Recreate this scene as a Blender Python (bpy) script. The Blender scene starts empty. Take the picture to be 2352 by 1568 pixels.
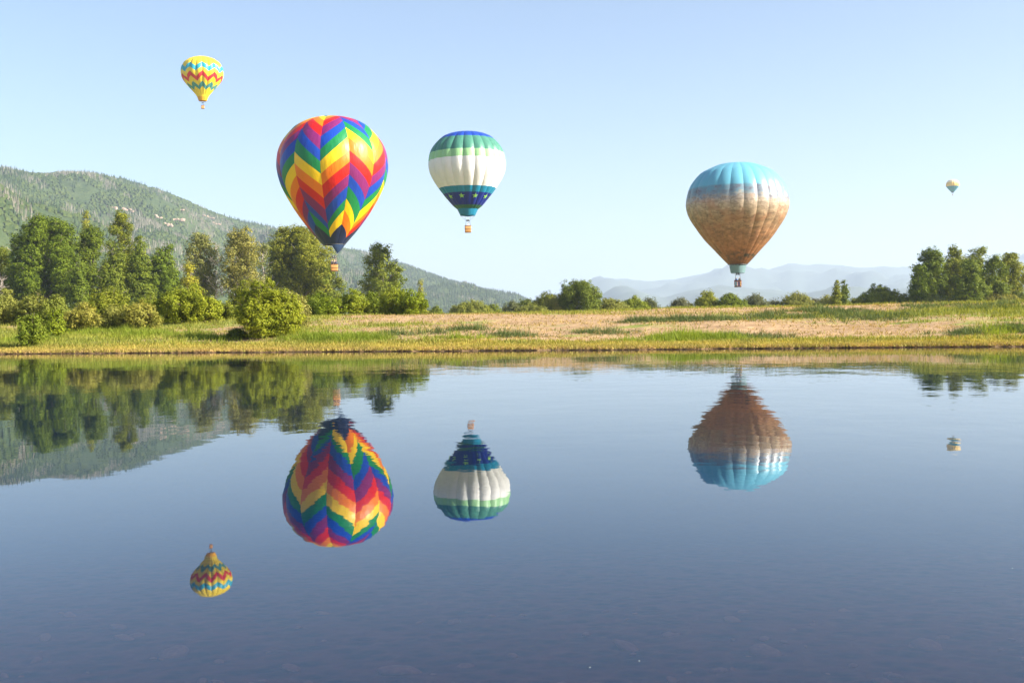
import bpy, bmesh, math, random
import numpy as np
from mathutils import Vector, Matrix, noise as mnoise

# ------------------------------------------------------------------ camera, light, exposure
scene = bpy.context.scene
COL = scene.collection
R = math.radians
FPX = 2522.0                      # focal length for a 2352 px wide frame
CAM = Vector((0.0, 0.0, 1.6))
CAMROT = Matrix.Rotation(R(90 - 1.113), 3, 'X') @ Matrix.Rotation(R(-0.75), 3, 'Z')
cd = bpy.data.cameras.new('camera'); cam = bpy.data.objects.new('camera', cd); COL.objects.link(cam)
cd.sensor_width = 36.0; cd.lens = FPX / 2352 * 36.0
cd.clip_start = 0.1; cd.clip_end = 120000
cam.matrix_world = Matrix.Translation(CAM) @ CAMROT.to_4x4()
scene.camera = cam

SUN_EL, SUN_AZ = 29.0, 107.0       # azimuth clockwise from +Y (the view direction)
SUN = Vector((math.sin(R(SUN_AZ)) * math.cos(R(SUN_EL)), math.cos(R(SUN_AZ)) * math.cos(R(SUN_EL)), math.sin(R(SUN_EL))))
world = bpy.data.worlds.new('World'); scene.world = world; world.use_nodes = True
wt = world.node_tree; wt.nodes.clear()
sky = wt.nodes.new('ShaderNodeTexSky'); sky.sky_type = 'NISHITA'; sky.sun_disc = False
sky.sun_elevation = R(SUN_EL); sky.sun_rotation = R(SUN_AZ)
sky.altitude = 2000; sky.air_density = 1.0; sky.dust_density = 10.0; sky.ozone_density = 1.2
bg = wt.nodes.new('ShaderNodeBackground'); bg.inputs['Strength'].default_value = 0.089
wo = wt.nodes.new('ShaderNodeOutputWorld')
wt.links.new(sky.outputs[0], bg.inputs['Color']); wt.links.new(bg.outputs[0], wo.inputs['Surface'])
sl = bpy.data.lights.new('sun', 'SUN'); sl.energy = 5.0; sl.angle = R(0.53); sl.color = (1.0, 0.93, 0.82)
so = bpy.data.objects.new('sun', sl); COL.objects.link(so)
so.rotation_euler = SUN.to_track_quat('Z', 'Y').to_euler(); so.location = (60, -40, 120)

scene.view_settings.view_transform = 'Standard'; scene.view_settings.look = 'None'
scene.view_settings.gamma = 1.0; scene.view_settings.use_curve_mapping = False
scene.view_settings.exposure = 1.5
scene.render.engine = 'CYCLES'
cy = scene.cycles
cy.use_denoising = True
cy.max_bounces = 8; cy.diffuse_bounces = 2; cy.glossy_bounces = 3; cy.transmission_bounces = 4
cy.volume_bounces = 1; cy.transparent_max_bounces = 8
cy.caustics_reflective = False; cy.caustics_refractive = False

def at(x, y, Y):
    """world point seen at photo position (x, y) at depth Y"""
    d = CAMROT @ Vector(((x - 1176) / FPX, -(y - 784) / FPX, -1))
    return CAM + d * (Y / d.y)

# ------------------------------------------------------------------ helpers
def link(o, parent=None):
    COL.objects.link(o)
    if parent is not None: o.parent = parent
    return o
def tag(o, label=None, cat=None, group=None, kind=None):
    if label: o['label'] = label
    if cat: o['category'] = cat
    if group: o['group'] = group
    if kind: o['kind'] = kind
    return o
def empty(name, loc, rz=0.0):
    o = bpy.data.objects.new(name, None); o.location = loc; o.rotation_euler = (0, 0, rz)
    o.empty_display_size = 0.2
    return link(o)
def np_mesh(name, verts, faces, smooth=False, mats=(), mat_idx=None):
    """verts (n,3) array, faces (m,k) array with k = 3 or 4"""
    verts = np.asarray(verts, dtype=np.float32); faces = np.asarray(faces, dtype=np.int32)
    me = bpy.data.meshes.new(name)
    m, k = faces.shape
    me.vertices.add(len(verts)); me.vertices.foreach_set('co', verts.ravel())
    me.loops.add(m * k); me.loops.foreach_set('vertex_index', faces.ravel())
    me.polygons.add(m)
    me.polygons.foreach_set('loop_start', np.arange(0, m * k, k, dtype=np.int32))
    me.polygons.foreach_set('use_smooth', np.full(m, smooth, dtype=bool))
    for mt in mats: me.materials.append(mt)
    if mat_idx is not None: me.polygons.foreach_set('material_index', np.asarray(mat_idx, dtype=np.int32))
    me.update(calc_edges=True)
    return me
def np_obj(name, verts, faces, mat, parent=None, smooth=False, mat_idx=None):
    mats = mat if isinstance(mat, (list, tuple)) else [mat]
    return link(bpy.data.objects.new(name, np_mesh(name, verts, faces, smooth, mats, mat_idx)), parent)
class MB:
    """collects polygons"""
    def __init__(s): s.v = []; s.f = []
    def box(s, c, d, taper=1.0):
        b = len(s.v); cx, cy_, cz = c; dx, dy, dz = d[0] / 2, d[1] / 2, d[2] / 2
        for z, t in ((-dz, taper), (dz, 1.0)):
            for x, y in ((-1, -1), (1, -1), (1, 1), (-1, 1)): s.v.append((cx + x * dx * t, cy_ + y * dy * t, cz + z))
        for q in ((3, 2, 1, 0), (4, 5, 6, 7), (0, 1, 5, 4), (1, 2, 6, 5), (2, 3, 7, 6), (3, 0, 4, 7)): s.f.append(tuple(b + i for i in q))
        return s
    def tube(s, pts, rads, n=6):
        pts = [Vector(p) for p in pts]; b = len(s.v)
        for i, p in enumerate(pts):
            a = (pts[min(i + 1, len(pts) - 1)] - pts[max(i - 1, 0)]).normalized()
            u = a.orthogonal().normalized() if abs(a.z) < 0.99 else Vector((1, 0, 0)); u = (u - a * u.dot(a)).normalized(); w = a.cross(u)
            r = rads[i] if hasattr(rads, '__len__') else rads
            for k in range(n):
                t = 2 * math.pi * k / n; s.v.append(tuple(p + (u * math.cos(t) + w * math.sin(t)) * r))
        for i in range(len(pts) - 1):
            for k in range(n):
                k2 = (k + 1) % n; s.f.append((b + i * n + k, b + i * n + k2, b + (i + 1) * n + k2, b + (i + 1) * n + k))
        s.f.append(tuple(b + k for k in range(n))[::-1]); e = b + (len(pts) - 1) * n; s.f.append(tuple(e + k for k in range(n)))
        return s
    def build(s, name, mat, parent=None, smooth=False):
        me = bpy.data.meshes.new(name); me.from_pydata(s.v, [], s.f); me.materials.append(mat)
        if smooth: me.polygons.foreach_set('use_smooth', [True] * len(me.polygons))
        me.update()
        return link(bpy.data.objects.new(name, me), parent)

# ------------------------------------------------------------------ materials
def new_mat(name):
    m = bpy.data.materials.new(name); m.use_nodes = True; m.node_tree.nodes.clear()
    nt = m.node_tree; out = nt.nodes.new('ShaderNodeOutputMaterial')
    return m, nt, out
def N(nt, t, **kw):
    n = nt.nodes.new(t)
    for k, v in kw.items():
        if k in ('Scale', 'Detail', 'Roughness', 'Distortion', 'Fac', 'Color', 'Strength', 'Distance', 'IOR', 'Value', 'Height', 'Lacunarity'): n.inputs[k].default_value = v
        else: setattr(n, k, v)
    return n
def ramp(nt, stops, src=None, interp='LINEAR'):
    n = nt.nodes.new('ShaderNodeValToRGB'); n.color_ramp.interpolation = interp
    e = n.color_ramp.elements
    while len(e) < len(stops): e.new(0.5)
    for i, (p, c) in enumerate(stops): e[i].position = p; e[i].color = (*c, 1) if len(c) == 3 else c
    if src is not None: nt.links.new(src, n.inputs[0])
    return n
def mix(nt, fac, a, b, blend='MIX'):
    n = nt.nodes.new('ShaderNodeMix'); n.data_type = 'RGBA'; n.blend_type = blend
    for i, v in ((0, fac), (6, a), (7, b)):
        if isinstance(v, bpy.types.NodeSocket): nt.links.new(v, n.inputs[i])
        elif i == 0: n.inputs[0].default_value = v
        else: n.inputs[i].default_value = (*v, 1)
    return n.outputs[2]
def math_n(nt, op, a, b=None, clamp=False):
    n = nt.nodes.new('ShaderNodeMath'); n.operation = op; n.use_clamp = clamp
    for i, v in ((0, a), (1, b)):
        if v is None: continue
        if isinstance(v, bpy.types.NodeSocket): nt.links.new(v, n.inputs[i])
        else: n.inputs[i].default_value = v
    return n.outputs[0]
def coords(nt, scale=(1, 1, 1), kind='Object'):
    tc = nt.nodes.new('ShaderNodeTexCoord'); mp = nt.nodes.new('ShaderNodeMapping'); mp.inputs['Scale'].default_value = scale
    nt.links.new(tc.outputs[kind], mp.inputs[0]); return mp.outputs[0]
def noise_n(nt, vec, scale, detail=3, rough=0.5):
    n = N(nt, 'ShaderNodeTexNoise', Scale=scale, Detail=detail, Roughness=rough); nt.links.new(vec, n.inputs['Vector']); return n.outputs['Fac']

def leaf_mat(name, dark, light, trans=0.30, patch=0.35):
    m, nt, out = new_mat(name)
    geo = nt.nodes.new('ShaderNodeNewGeometry')
    c = mix(nt, geo.outputs['Random Per Island'], dark, light)
    nz = noise_n(nt, coords(nt), 0.45, 2)
    pr = ramp(nt, [(0.35, (0.75, 0.8, 0.75)), (0.65, (1.2, 1.15, 1.0))], nz)
    c = mix(nt, patch * 2, c, pr.outputs[0], 'MULTIPLY')
    oi = nt.nodes.new('ShaderNodeObjectInfo')
    c = mix(nt, 1.0, c, ramp(nt, [(0.0, (0.82, 0.92, 0.70)), (0.5, (1.0, 1.0, 1.0)), (1.0, (1.25, 1.10, 0.95))], oi.outputs['Random']).outputs[0], 'MULTIPLY')
    d = nt.nodes.new('ShaderNodeBsdfPrincipled'); d.inputs['Roughness'].default_value = 0.55; d.inputs['Specular IOR Level'].default_value = 0.08
    t = nt.nodes.new('ShaderNodeBsdfTranslucent'); mx = nt.nodes.new('ShaderNodeMixShader'); mx.inputs[0].default_value = trans
    nt.links.new(c, d.inputs['Base Color'])
    tc = mix(nt, 1.0, c, (1.15, 1.1, 0.5), 'MULTIPLY'); nt.links.new(tc, t.inputs['Color'])
    nt.links.new(d.outputs[0], mx.inputs[1]); nt.links.new(t.outputs[0], mx.inputs[2]); nt.links.new(mx.outputs[0], out.inputs['Surface'])
    return m
def plain(name, color, rough=0.7, var=0.0, scale=3.0, bump=0.0):
    m, nt, out = new_mat(name)
    p = nt.nodes.new('ShaderNodeBsdfPrincipled'); p.inputs['Roughness'].default_value = rough
    nz = noise_n(nt, coords(nt), scale, 4, 0.6)
    a = tuple(max(0, x * (1 - var)) for x in color); b = tuple(min(1, x * (1 + var)) for x in color)
    nt.links.new(mix(nt, nz, a, b), p.inputs['Base Color'])
    if bump:
        bn = N(nt, 'ShaderNodeBump', Strength=bump, Distance=0.05); nt.links.new(nz, bn.inputs['Height']); nt.links.new(bn.outputs[0], p.inputs['Normal'])
    nt.links.new(p.outputs[0], out.inputs['Surface']); return m
def cloth(name, color, trans=0.10, rough=0.42):
    m, nt, out = new_mat(name)
    p = nt.nodes.new('ShaderNodeBsdfPrincipled'); p.inputs['Roughness'].default_value = rough; p.inputs['Specular IOR Level'].default_value = 0.42
    nz = noise_n(nt, coords(nt), 0.9, 4, 0.6)
    c = mix(nt, nz, tuple(x * 0.9 for x in color), tuple(min(1, x * 1.1) for x in color)); nt.links.new(c, p.inputs['Base Color'])
    # faint wrinkles and horizontal load tapes
    wr = noise_n(nt, coords(nt, (1, 1, 0.35)), 1.3, 3, 0.55)
    bn = N(nt, 'ShaderNodeBump', Strength=0.4, Distance=0.25); nt.links.new(wr, bn.inputs['Height']); nt.links.new(bn.outputs[0], p.inputs['Normal'])
    t = nt.nodes.new('ShaderNodeBsdfTranslucent'); nt.links.new(c, t.inputs['Color'])
    mx = nt.nodes.new('ShaderNodeMixShader'); mx.inputs[0].default_value = trans
    nt.links.new(p.outputs[0], mx.inputs[1]); nt.links.new(t.outputs[0], mx.inputs[2]); nt.links.new(mx.outputs[0], out.inputs['Surface'])
    return m

M = {}
M['cottonwood'] = leaf_mat('cottonwood_leaves', (0.073, 0.107, 0.010), (0.211, 0.246, 0.025))
M['poplar'] = leaf_mat('poplar_leaves', (0.079, 0.118, 0.013), (0.216, 0.252, 0.031))
M['pale_tree'] = leaf_mat('pale_leaves', (0.135, 0.158, 0.042), (0.273, 0.278, 0.091))
M['lime'] = leaf_mat('lime_leaves', (0.151, 0.180, 0.016), (0.340, 0.332, 0.039))
M['willow'] = leaf_mat('willow_leaves', (0.166, 0.186, 0.033), (0.315, 0.309, 0.074))
M['bright_willow'] = leaf_mat('bright_willow_leaves', (0.125, 0.167, 0.011), (0.309, 0.336, 0.030))
M['shrub'] = leaf_mat('shrub_leaves', (0.092, 0.129, 0.012), (0.247, 0.273, 0.033))
M['grey_shrub'] = leaf_mat('grey_shrub_leaves', (0.111, 0.118, 0.063), (0.210, 0.202, 0.110))
M['dark_bush'] = leaf_mat('dark_bush_leaves', (0.062, 0.093, 0.011), (0.211, 0.241, 0.035))
M['bark'] = plain('bark', (0.19, 0.155, 0.12), 0.9, 0.35, 6)
M['pale_bark'] = plain('pale_bark', (0.36, 0.31, 0.26), 0.9, 0.3, 6)
M['twig'] = plain('twig', (0.10, 0.075, 0.05), 0.9, 0.3, 8)
M['wicker'] = None
M['leather'] = plain('leather_rim', (0.10, 0.045, 0.02), 0.6, 0.2)
M['metal'] = plain('steel_tube', (0.12, 0.12, 0.13), 0.4, 0.1)
M['bright_metal'] = plain('burner_steel', (0.10, 0.10, 0.11), 0.5, 0.1)
M['cable'] = plain('cable', (0.08, 0.08, 0.08), 0.5, 0.1)

def wicker_mat(name, ca, cb):
    m, nt, out = new_mat(name)
    p = nt.nodes.new('ShaderNodeBsdfPrincipled'); p.inputs['Roughness'].default_value = 0.6
    w = N(nt, 'ShaderNodeTexWave', Scale=6.0, Distortion=0.6, Detail=2.0); w.bands_direction = 'Z'
    nt.links.new(coords(nt), w.inputs['Vector'])
    nt.links.new(mix(nt, w.outputs['Fac'], ca, cb), p.inputs['Base Color'])
    bn = N(nt, 'ShaderNodeBump', Strength=0.5, Distance=0.03); nt.links.new(w.outputs['Fac'], bn.inputs['Height']); nt.links.new(bn.outputs[0], p.inputs['Normal'])
    nt.links.new(p.outputs[0], out.inputs['Surface']); return m
M['wicker'] = wicker_mat('wicker', (0.42, 0.17, 0.04), (0.62, 0.30, 0.08))
M['dark_wicker'] = wicker_mat('dark_wicker', (0.12, 0.05, 0.03), (0.30, 0.10, 0.06))

# ------------------------------------------------------------------ terrain
def fbm(x, y, z=0.0, o=4):
    return mnoise.fractal(Vector((x, y, z)), 1.0, 2.0, o)
def bank_y(x):
    c = max(-150.0, min(150.0, x))
    return 58.0 - 0.195 * c + 1.2 * fbm(x * 0.05, 3.3, 0, 2) + 0.40 * fbm(x * 0.4, 7.7, 0, 3)
def ground_z(x, y):
    t = y - bank_y(x)
    if t < 0: return 0.08
    ramp_ = 0.078 * min(t, 22.0)
    if t > 22:
        up = 0.22 + 0.55 * max(0.0, min(0.6, x / max(y, 1.0))); ramp_ += up * (1 - math.exp(-0.078 * (t - 22) / up))
    az = x / max(y, 1.0)
    amp = min(1.0, t / 8.0)
    b = 0.22 * fbm(x * 0.045, y * 0.07, 1.0, 3) + 0.09 * fbm(x * 0.2, y * 0.3, 5.0, 3)
    # old terrace on the right hand field
    if az > -0.05: b += 0.28 * min(1.0, (az + 0.05) * 5) * (1 / (1 + math.exp(max(-30, min(30, -(t - 14 - 3 * fbm(x * 0.03, 0, 9)) / 0.9)))) - 0.5)
    far = max(0.0, t - 130.0)
    return 0.08 + ramp_ + amp * b - min(3.0, far * 0.006)

def greenness(x, y):
    """0 = dry straw, 1 = fresh grass"""
    t = y - bank_y(x); az = x / max(y, 1.0)
    n = fbm(x * 0.08, y * 0.22, 2.0, 4)
    left = 1 / (1 + math.exp(max(-30, min(30, (az + 0.155 + 0.03 * n) / 0.02))))
    g = 0.56 * left + 0.08 + 0.55 * n + 0.12 * max(0.0, min(1.0, (az - 0.2) * 4)) * (1 if t > 11 else 0.4)
    if t < 4.5: g = max(g, 0.62 + 0.25 * n)
    if t > 40: g = max(g, 0.5)
    g -= 0.35 * max(0, 1 - abs(t - 5.5) / 2) * (1 - left)
    if az > 0.1 and 13 < t < 22: g += 0.3 * min(1, (az - 0.1) * 10)
    return max(0.0, min(1.0, g))

def build_ground():
    xs = np.concatenate([np.linspace(-9000, -400, 12)[:-1], np.linspace(-400, -85, 22)[:-1], np.linspace(-85, 75, 230), np.linspace(75, 400, 22)[1:], np.linspace(400, 9000, 12)[1:]])
    ts = np.concatenate([[0.0, 0.03], np.linspace(0.12, 45, 140), np.linspace(47, 200, 26), [230, 280, 350, 450, 600, 900, 1500, 3000, 6000, 10500]])
    nx, nt_ = len(xs), len(ts)
    V = np.zeros((nt_, nx, 3)); G = np.zeros((nt_, nx)); T = np.zeros((nt_, nx))
    for i, x in enumerate(xs):
        yb = bank_y(x)
        for j, t in enumerate(ts):
            if j == 0: V[j, i] = (x, yb - 0.03, -0.25); G[j, i] = 0.0
            elif j == 1: V[j, i] = (x, yb + 0.02 * fbm(x * 2, 4), 0.045 + 0.04 * fbm(x * 1.1, 2.0)); G[j, i] = 0.0
            else:
                y = yb + t; V[j, i] = (x, y, ground_z(x, y)); G[j, i] = greenness(x, y)
            T[j, i] = t
    idx = np.arange(nt_ * nx).reshape(nt_, nx)
    Fc = np.stack([idx[:-1, :-1], idx[:-1, 1:], idx[1:, 1:], idx[1:, :-1]], -1).reshape(-1, 4)
    m, nt, out = new_mat('meadow_ground')
    p = nt.nodes.new('ShaderNodeBsdfPrincipled'); p.inputs['Roughness'].default_value = 0.95; p.inputs['Specular IOR Level'].default_value = 0.1
    ag = nt.nodes.new('ShaderNodeAttribute'); ag.attribute_name = 'green'
    at_ = nt.nodes.new('ShaderNodeAttribute'); at_.attribute_name = 'inland'
    vec = coords(nt, (0.30, 1.0, 1.0))
    n1 = noise_n(nt, vec, 0.7, 6, 0.65); n2 = noise_n(nt, vec, 3.5, 4, 0.6)
    straw = ramp(nt, [(0.30, (0.21, 0.125, 0.070)), (0.48, (0.39, 0.245, 0.140)), (0.70, (0.53, 0.36, 0.22))], n1).outputs[0]
    straw = mix(nt, 0.5, straw, ramp(nt, [(0.35, (0.22, 0.145, 0.075)), (0.65, (0.54, 0.38, 0.20))], n2).outputs[0])
    green = ramp(nt, [(0.3, (0.12, 0.16, 0.03)), (0.5, (0.22, 0.25, 0.05)), (0.7, (0.33, 0.32, 0.09))], n2).outputs[0]
    gm = math_n(nt, 'ADD', ag.outputs['Fac'], math_n(nt, 'MULTIPLY', math_n(nt, 'SUBTRACT', n1, 0.5), 2.2))
    gm = ramp(nt, [(0.3, (0, 0, 0)), (0.6, (1, 1, 1))], gm).outputs[0]
    c = mix(nt, gm, straw, green)
    soil = ramp(nt, [(0.35, (0.09, 0.055, 0.03)), (0.65, (0.32, 0.21, 0.10))], n2).outputs[0]
    edge = ramp(nt, [(0.0, (1, 1, 1)), (0.002, (1, 1, 1)), (0.004, (0, 0, 0))], math_n(nt, 'DIVIDE', at_.outputs['Fac'], 100.0)).outputs[0]
    c = mix(nt, edge, c, soil)
    nt.links.new(c, p.inputs['Base Color'])
    bn = N(nt, 'ShaderNodeBump', Strength=0.8, Distance=0.25); nt.links.new(n2, bn.inputs['Height']); nt.links.new(bn.outputs[0], p.inputs['Normal'])
    nt.links.new(p.outputs[0], out.inputs['Surface'])
    o = np_obj('ground', V.reshape(-1, 3), Fc, m, smooth=True); o['kind'] = 'structure'
    for nm, A in (('green', G), ('inland', T)):
        a = o.data.attributes.new(nm, 'FLOAT', 'POINT'); a.data.foreach_set('value', A.ravel().astype(np.float32))
    return o
build_ground()

def build_water():
    xs = np.concatenate([np.linspace(-9000, -150, 10)[:-1], np.linspace(-150, 150, 151), np.linspace(150, 9000, 10)[1:]])
    top = [bank_y(x) + 0.015 for x in xs]
    V = []; 
    for x, yt in zip(xs, top): V.append((x, -300.0, 0.0)); V.append((x, yt, 0.0))
    n = len(xs); Fc = [(2 * i, 2 * i + 2, 2 * i + 3, 2 * i + 1) for i in range(n - 1)]
    m, nt, out = new_mat('lake_water')
    fr = N(nt, 'ShaderNodeFresnel', IOR=1.333)
    g = nt.nodes.new('ShaderNodeBsdfGlossy'); g.inputs['Roughness'].default_value = 0.012; g.inputs['Color'].default_value = (0.95, 0.98, 1.0, 1)
    t = nt.nodes.new('ShaderNodeBsdfTransparent'); t.inputs['Color'].default_value = (0.64, 0.60, 0.62, 1)
    mx = nt.nodes.new('ShaderNodeMixShader')
    v = coords(nt, (1.35, 1.0, 1.0))
    small = noise_n(nt, v, 1.5, 2, 0.45)
    mid = noise_n(nt, v, 0.42, 4, 0.58)
    swell = noise_n(nt, v, 0.085, 1, 0.5)
    patch = ramp(nt, [(0.36, (0.15, 0.15, 0.15)), (0.64, (1.2, 1.2, 1.2))], noise_n(nt, coords(nt, (0.5, 1, 1)), 0.05, 2)).outputs[0]
    h = math_n(nt, 'MULTIPLY', small, 0.0004)
    h = math_n(nt, 'ADD', h, math_n(nt, 'MULTIPLY', mid, 0.0088))
    h = math_n(nt, 'MULTIPLY', h, patch)
    # the near shore lies in the lee: calmer water there, light breeze farther out
    sp = nt.nodes.new('ShaderNodeSeparateXYZ'); nt.links.new(coords(nt), sp.inputs[0])
    lee = ramp(nt, [(0.0, (0.08, 0.08, 0.08)), (0.09, (0.10, 0.10, 0.10)), (0.16, (0.55, 0.55, 0.55)), (0.30, (1.15, 1.15, 1.15)), (0.6, (1.5, 1.5, 1.5))], math_n(nt, 'DIVIDE', sp.outputs['Y'], 60.0)).outputs[0]
    h = math_n(nt, 'MULTIPLY', h, lee)
    h = math_n(nt, 'ADD', h, math_n(nt, 'MULTIPLY', swell, 0.020))
    bn = N(nt, 'ShaderNodeBump', Strength=1.0, Distance=1.0); nt.links.new(h, bn.inputs['Height'])
    nt.links.new(bn.outputs[0], g.inputs['Normal']); nt.links.new(bn.outputs[0], fr.inputs['Normal'])
    nt.links.new(fr.outputs[0], mx.inputs[0]); # a little blue light scattered back by the water body
    df = nt.nodes.new('ShaderNodeBsdfDiffuse'); df.inputs['Color'].default_value = (0.004, 0.060, 0.190, 1)
    m2 = nt.nodes.new('ShaderNodeMixShader'); m2.inputs[0].default_value = 0.10
    nt.links.new(t.outputs[0], m2.inputs[1]); nt.links.new(df.outputs[0], m2.inputs[2])
    nt.links.new(m2.outputs[0], mx.inputs[1]); nt.links.new(g.outputs[0], mx.inputs[2])
    nt.links.new(mx.outputs[0], out.inputs['Surface'])
    o = np_obj('lake_water', V, Fc, m); o['kind'] = 'structure'
def bed_z(x, y):
    b = -0.30 - 0.11 * max(0, y - 5) if y > 0 else -0.30 + 0.10 * (-y) if y > -8 else 0.5
    b = max(b, -3.0)
    yb = bank_y(x)
    if y > yb - 12: b = max(b, -0.35 - 0.2 * (yb - y))
    return b + 0.03 * fbm(x * 0.9, y * 0.9, 3.0, 3)
def build_bed():
    xs = np.concatenate([np.linspace(-9000, -60, 12)[:-1], np.linspace(-60, 60, 121), np.linspace(60, 9000, 12)[1:]])
    ys = np.concatenate([np.linspace(-300, -10, 8)[:-1], np.linspace(-10, 14, 61), np.linspace(15, 90, 60)])
    V = np.array([(x, y, bed_z(x, y)) for y in ys for x in xs]); nx = len(xs)
    idx = np.arange(len(V)).reshape(len(ys), nx)
    Fc = np.stack([idx[:-1, :-1], idx[:-1, 1:], idx[1:, 1:], idx[1:, :-1]], -1).reshape(-1, 4)
    keep = []
    for f in Fc:
        c = V[f[0]]; keep.append(c[1] < bank_y(c[0]) + 1.0)
    m, nt, out = new_mat('lake_bed')
    p = nt.nodes.new('ShaderNodeBsdfPrincipled'); p.inputs['Roughness'].default_value = 0.9; p.inputs['Specular IOR Level'].default_value = 0.1
    v = coords(nt)
    vo = N(nt, 'ShaderNodeTexVoronoi', Scale=5.0); nt.links.new(v, vo.inputs['Vector'])
    c = ramp(nt, [(0.2, (0.10, 0.026, 0.018)), (0.6, (0.50, 0.120, 0.070))], vo.outputs['Distance']).outputs[0]
    c = mix(nt, 0.5, c, ramp(nt, [(0.35, (0.03, 0.012, 0.010)), (0.7, (0.46, 0.120, 0.080))], noise_n(nt, v, 2.2, 5, 0.65)).outputs[0])
    # stony red shallows; deeper bed colour carries blue light scattered in the water
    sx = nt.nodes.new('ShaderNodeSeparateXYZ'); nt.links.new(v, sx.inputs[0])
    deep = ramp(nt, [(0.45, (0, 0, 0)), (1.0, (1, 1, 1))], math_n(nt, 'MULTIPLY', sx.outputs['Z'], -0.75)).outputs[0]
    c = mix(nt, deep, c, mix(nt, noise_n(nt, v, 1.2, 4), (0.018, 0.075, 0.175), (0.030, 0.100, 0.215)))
    nt.links.new(c, p.inputs['Base Color'])
    bn = N(nt, 'ShaderNodeBump', Strength=0.7, Distance=0.06); nt.links.new(vo.outputs['Distance'], bn.inputs['Height']); nt.links.new(bn.outputs[0], p.inputs['Normal'])
    nt.links.new(p.outputs[0], out.inputs['Surface'])
    o = np_obj('lake_bed', V, Fc[np.array(keep)], m, smooth=True); o['kind'] = 'structure'
build_bed(); build_water()

# ------------------------------------------------------------------ hills and mountains
def interp(pts, x):
    return float(np.interp(x, [p[0] for p in pts], [p[1] for p in pts]))
HILL_RIDGE = [(-900, 430), (-500, 392), (-250, 380), (0, 390), (60, 399), (100, 402), (150, 397), (200, 400), (280, 414), (350, 433), (420, 459), (480, 486), (540, 508), (620, 524), (700, 544), (790, 573), (840, 582), (900, 603), (960, 624), (1020, 644), (1100, 666), (1160, 681), (1210, 695), (1260, 708), (1360, 735), (1500, 745)]
def hill_point(x, v):
    """x = photo column of this rib of the hill, v = 0 foot .. 1 crest .. 1.4 far side"""
    dr = 2100 + 1.5 * max(0, x + 100); df = 700 + 1.05 * max(0, x + 100)
    crest = at(x, interp(HILL_RIDGE, x), dr)
    a = (crest.x / crest.y)
    if v <= 1:
        y = df + (dr - df) * v; s = v ** 1.05
        z = 2.0 + (crest.z - 2.0) * (0.82 * s + 0.18 * (3 * s * s - 2 * s * s * s))
        wx = a * y
        n = fbm(wx * 0.0035 + 3, y * 0.0022, 0.5, 5)
        z += n * 85 * math.sin(math.pi * min(1, v)) * min(1, crest.z / 150)
    else:
        y = dr + (v - 1) * 1500; z = crest.z - (v - 1) ** 1.5 * crest.z * 2.2; wx = a * y
    return (wx, y, z)
HX = np.linspace(-900, 1500, 190); HV = np.concatenate([np.linspace(0, 1, 60), [1.05, 1.15, 1.4]])
HG = np.array([[hill_point(x, v) for x in HX] for v in HV])
def grid_faces(a, b):
    idx = np.arange(a * b).reshape(a, b)
    return np.stack([idx[:-1, :-1], idx[:-1, 1:], idx[1:, 1:], idx[1:, :-1]], -1).reshape(-1, 4)
def hill_mat():
    m, nt, out = new_mat('hill_scrub')
    p = nt.nodes.new('ShaderNodeBsdfPrincipled'); p.inputs['Roughness'].default_value = 0.95; p.inputs['Specular IOR Level'].default_value = 0.05
    v = coords(nt)
    n1 = noise_n(nt, v, 0.006, 5, 0.6); n2 = noise_n(nt, v, 0.05, 5, 0.7)
    c = ramp(nt, [(0.35, (0.024, 0.048, 0.014)), (0.55, (0.046, 0.074, 0.020)), (0.72, (0.14, 0.145, 0.055))], n1).outputs[0]
    c = mix(nt, 0.5, c, ramp(nt, [(0.3, (0.026, 0.044, 0.018)), (0.7, (0.11, 0.13, 0.055))], n2).outputs[0])
    nt.links.new(c, p.inputs['Base Color'])
    bn = N(nt, 'ShaderNodeBump', Strength=1.0, Distance=6.0); nt.links.new(n2, bn.inputs['Height']); nt.links.new(bn.outputs[0], p.inputs['Normal'])
    nt.links.new(p.outputs[0], out.inputs['Surface']); return m
o = np_obj('hill', HG.reshape(-1, 3), grid_faces(len(HV), len(HX)), hill_mat(), smooth=True); o['kind'] = 'structure'

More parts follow.
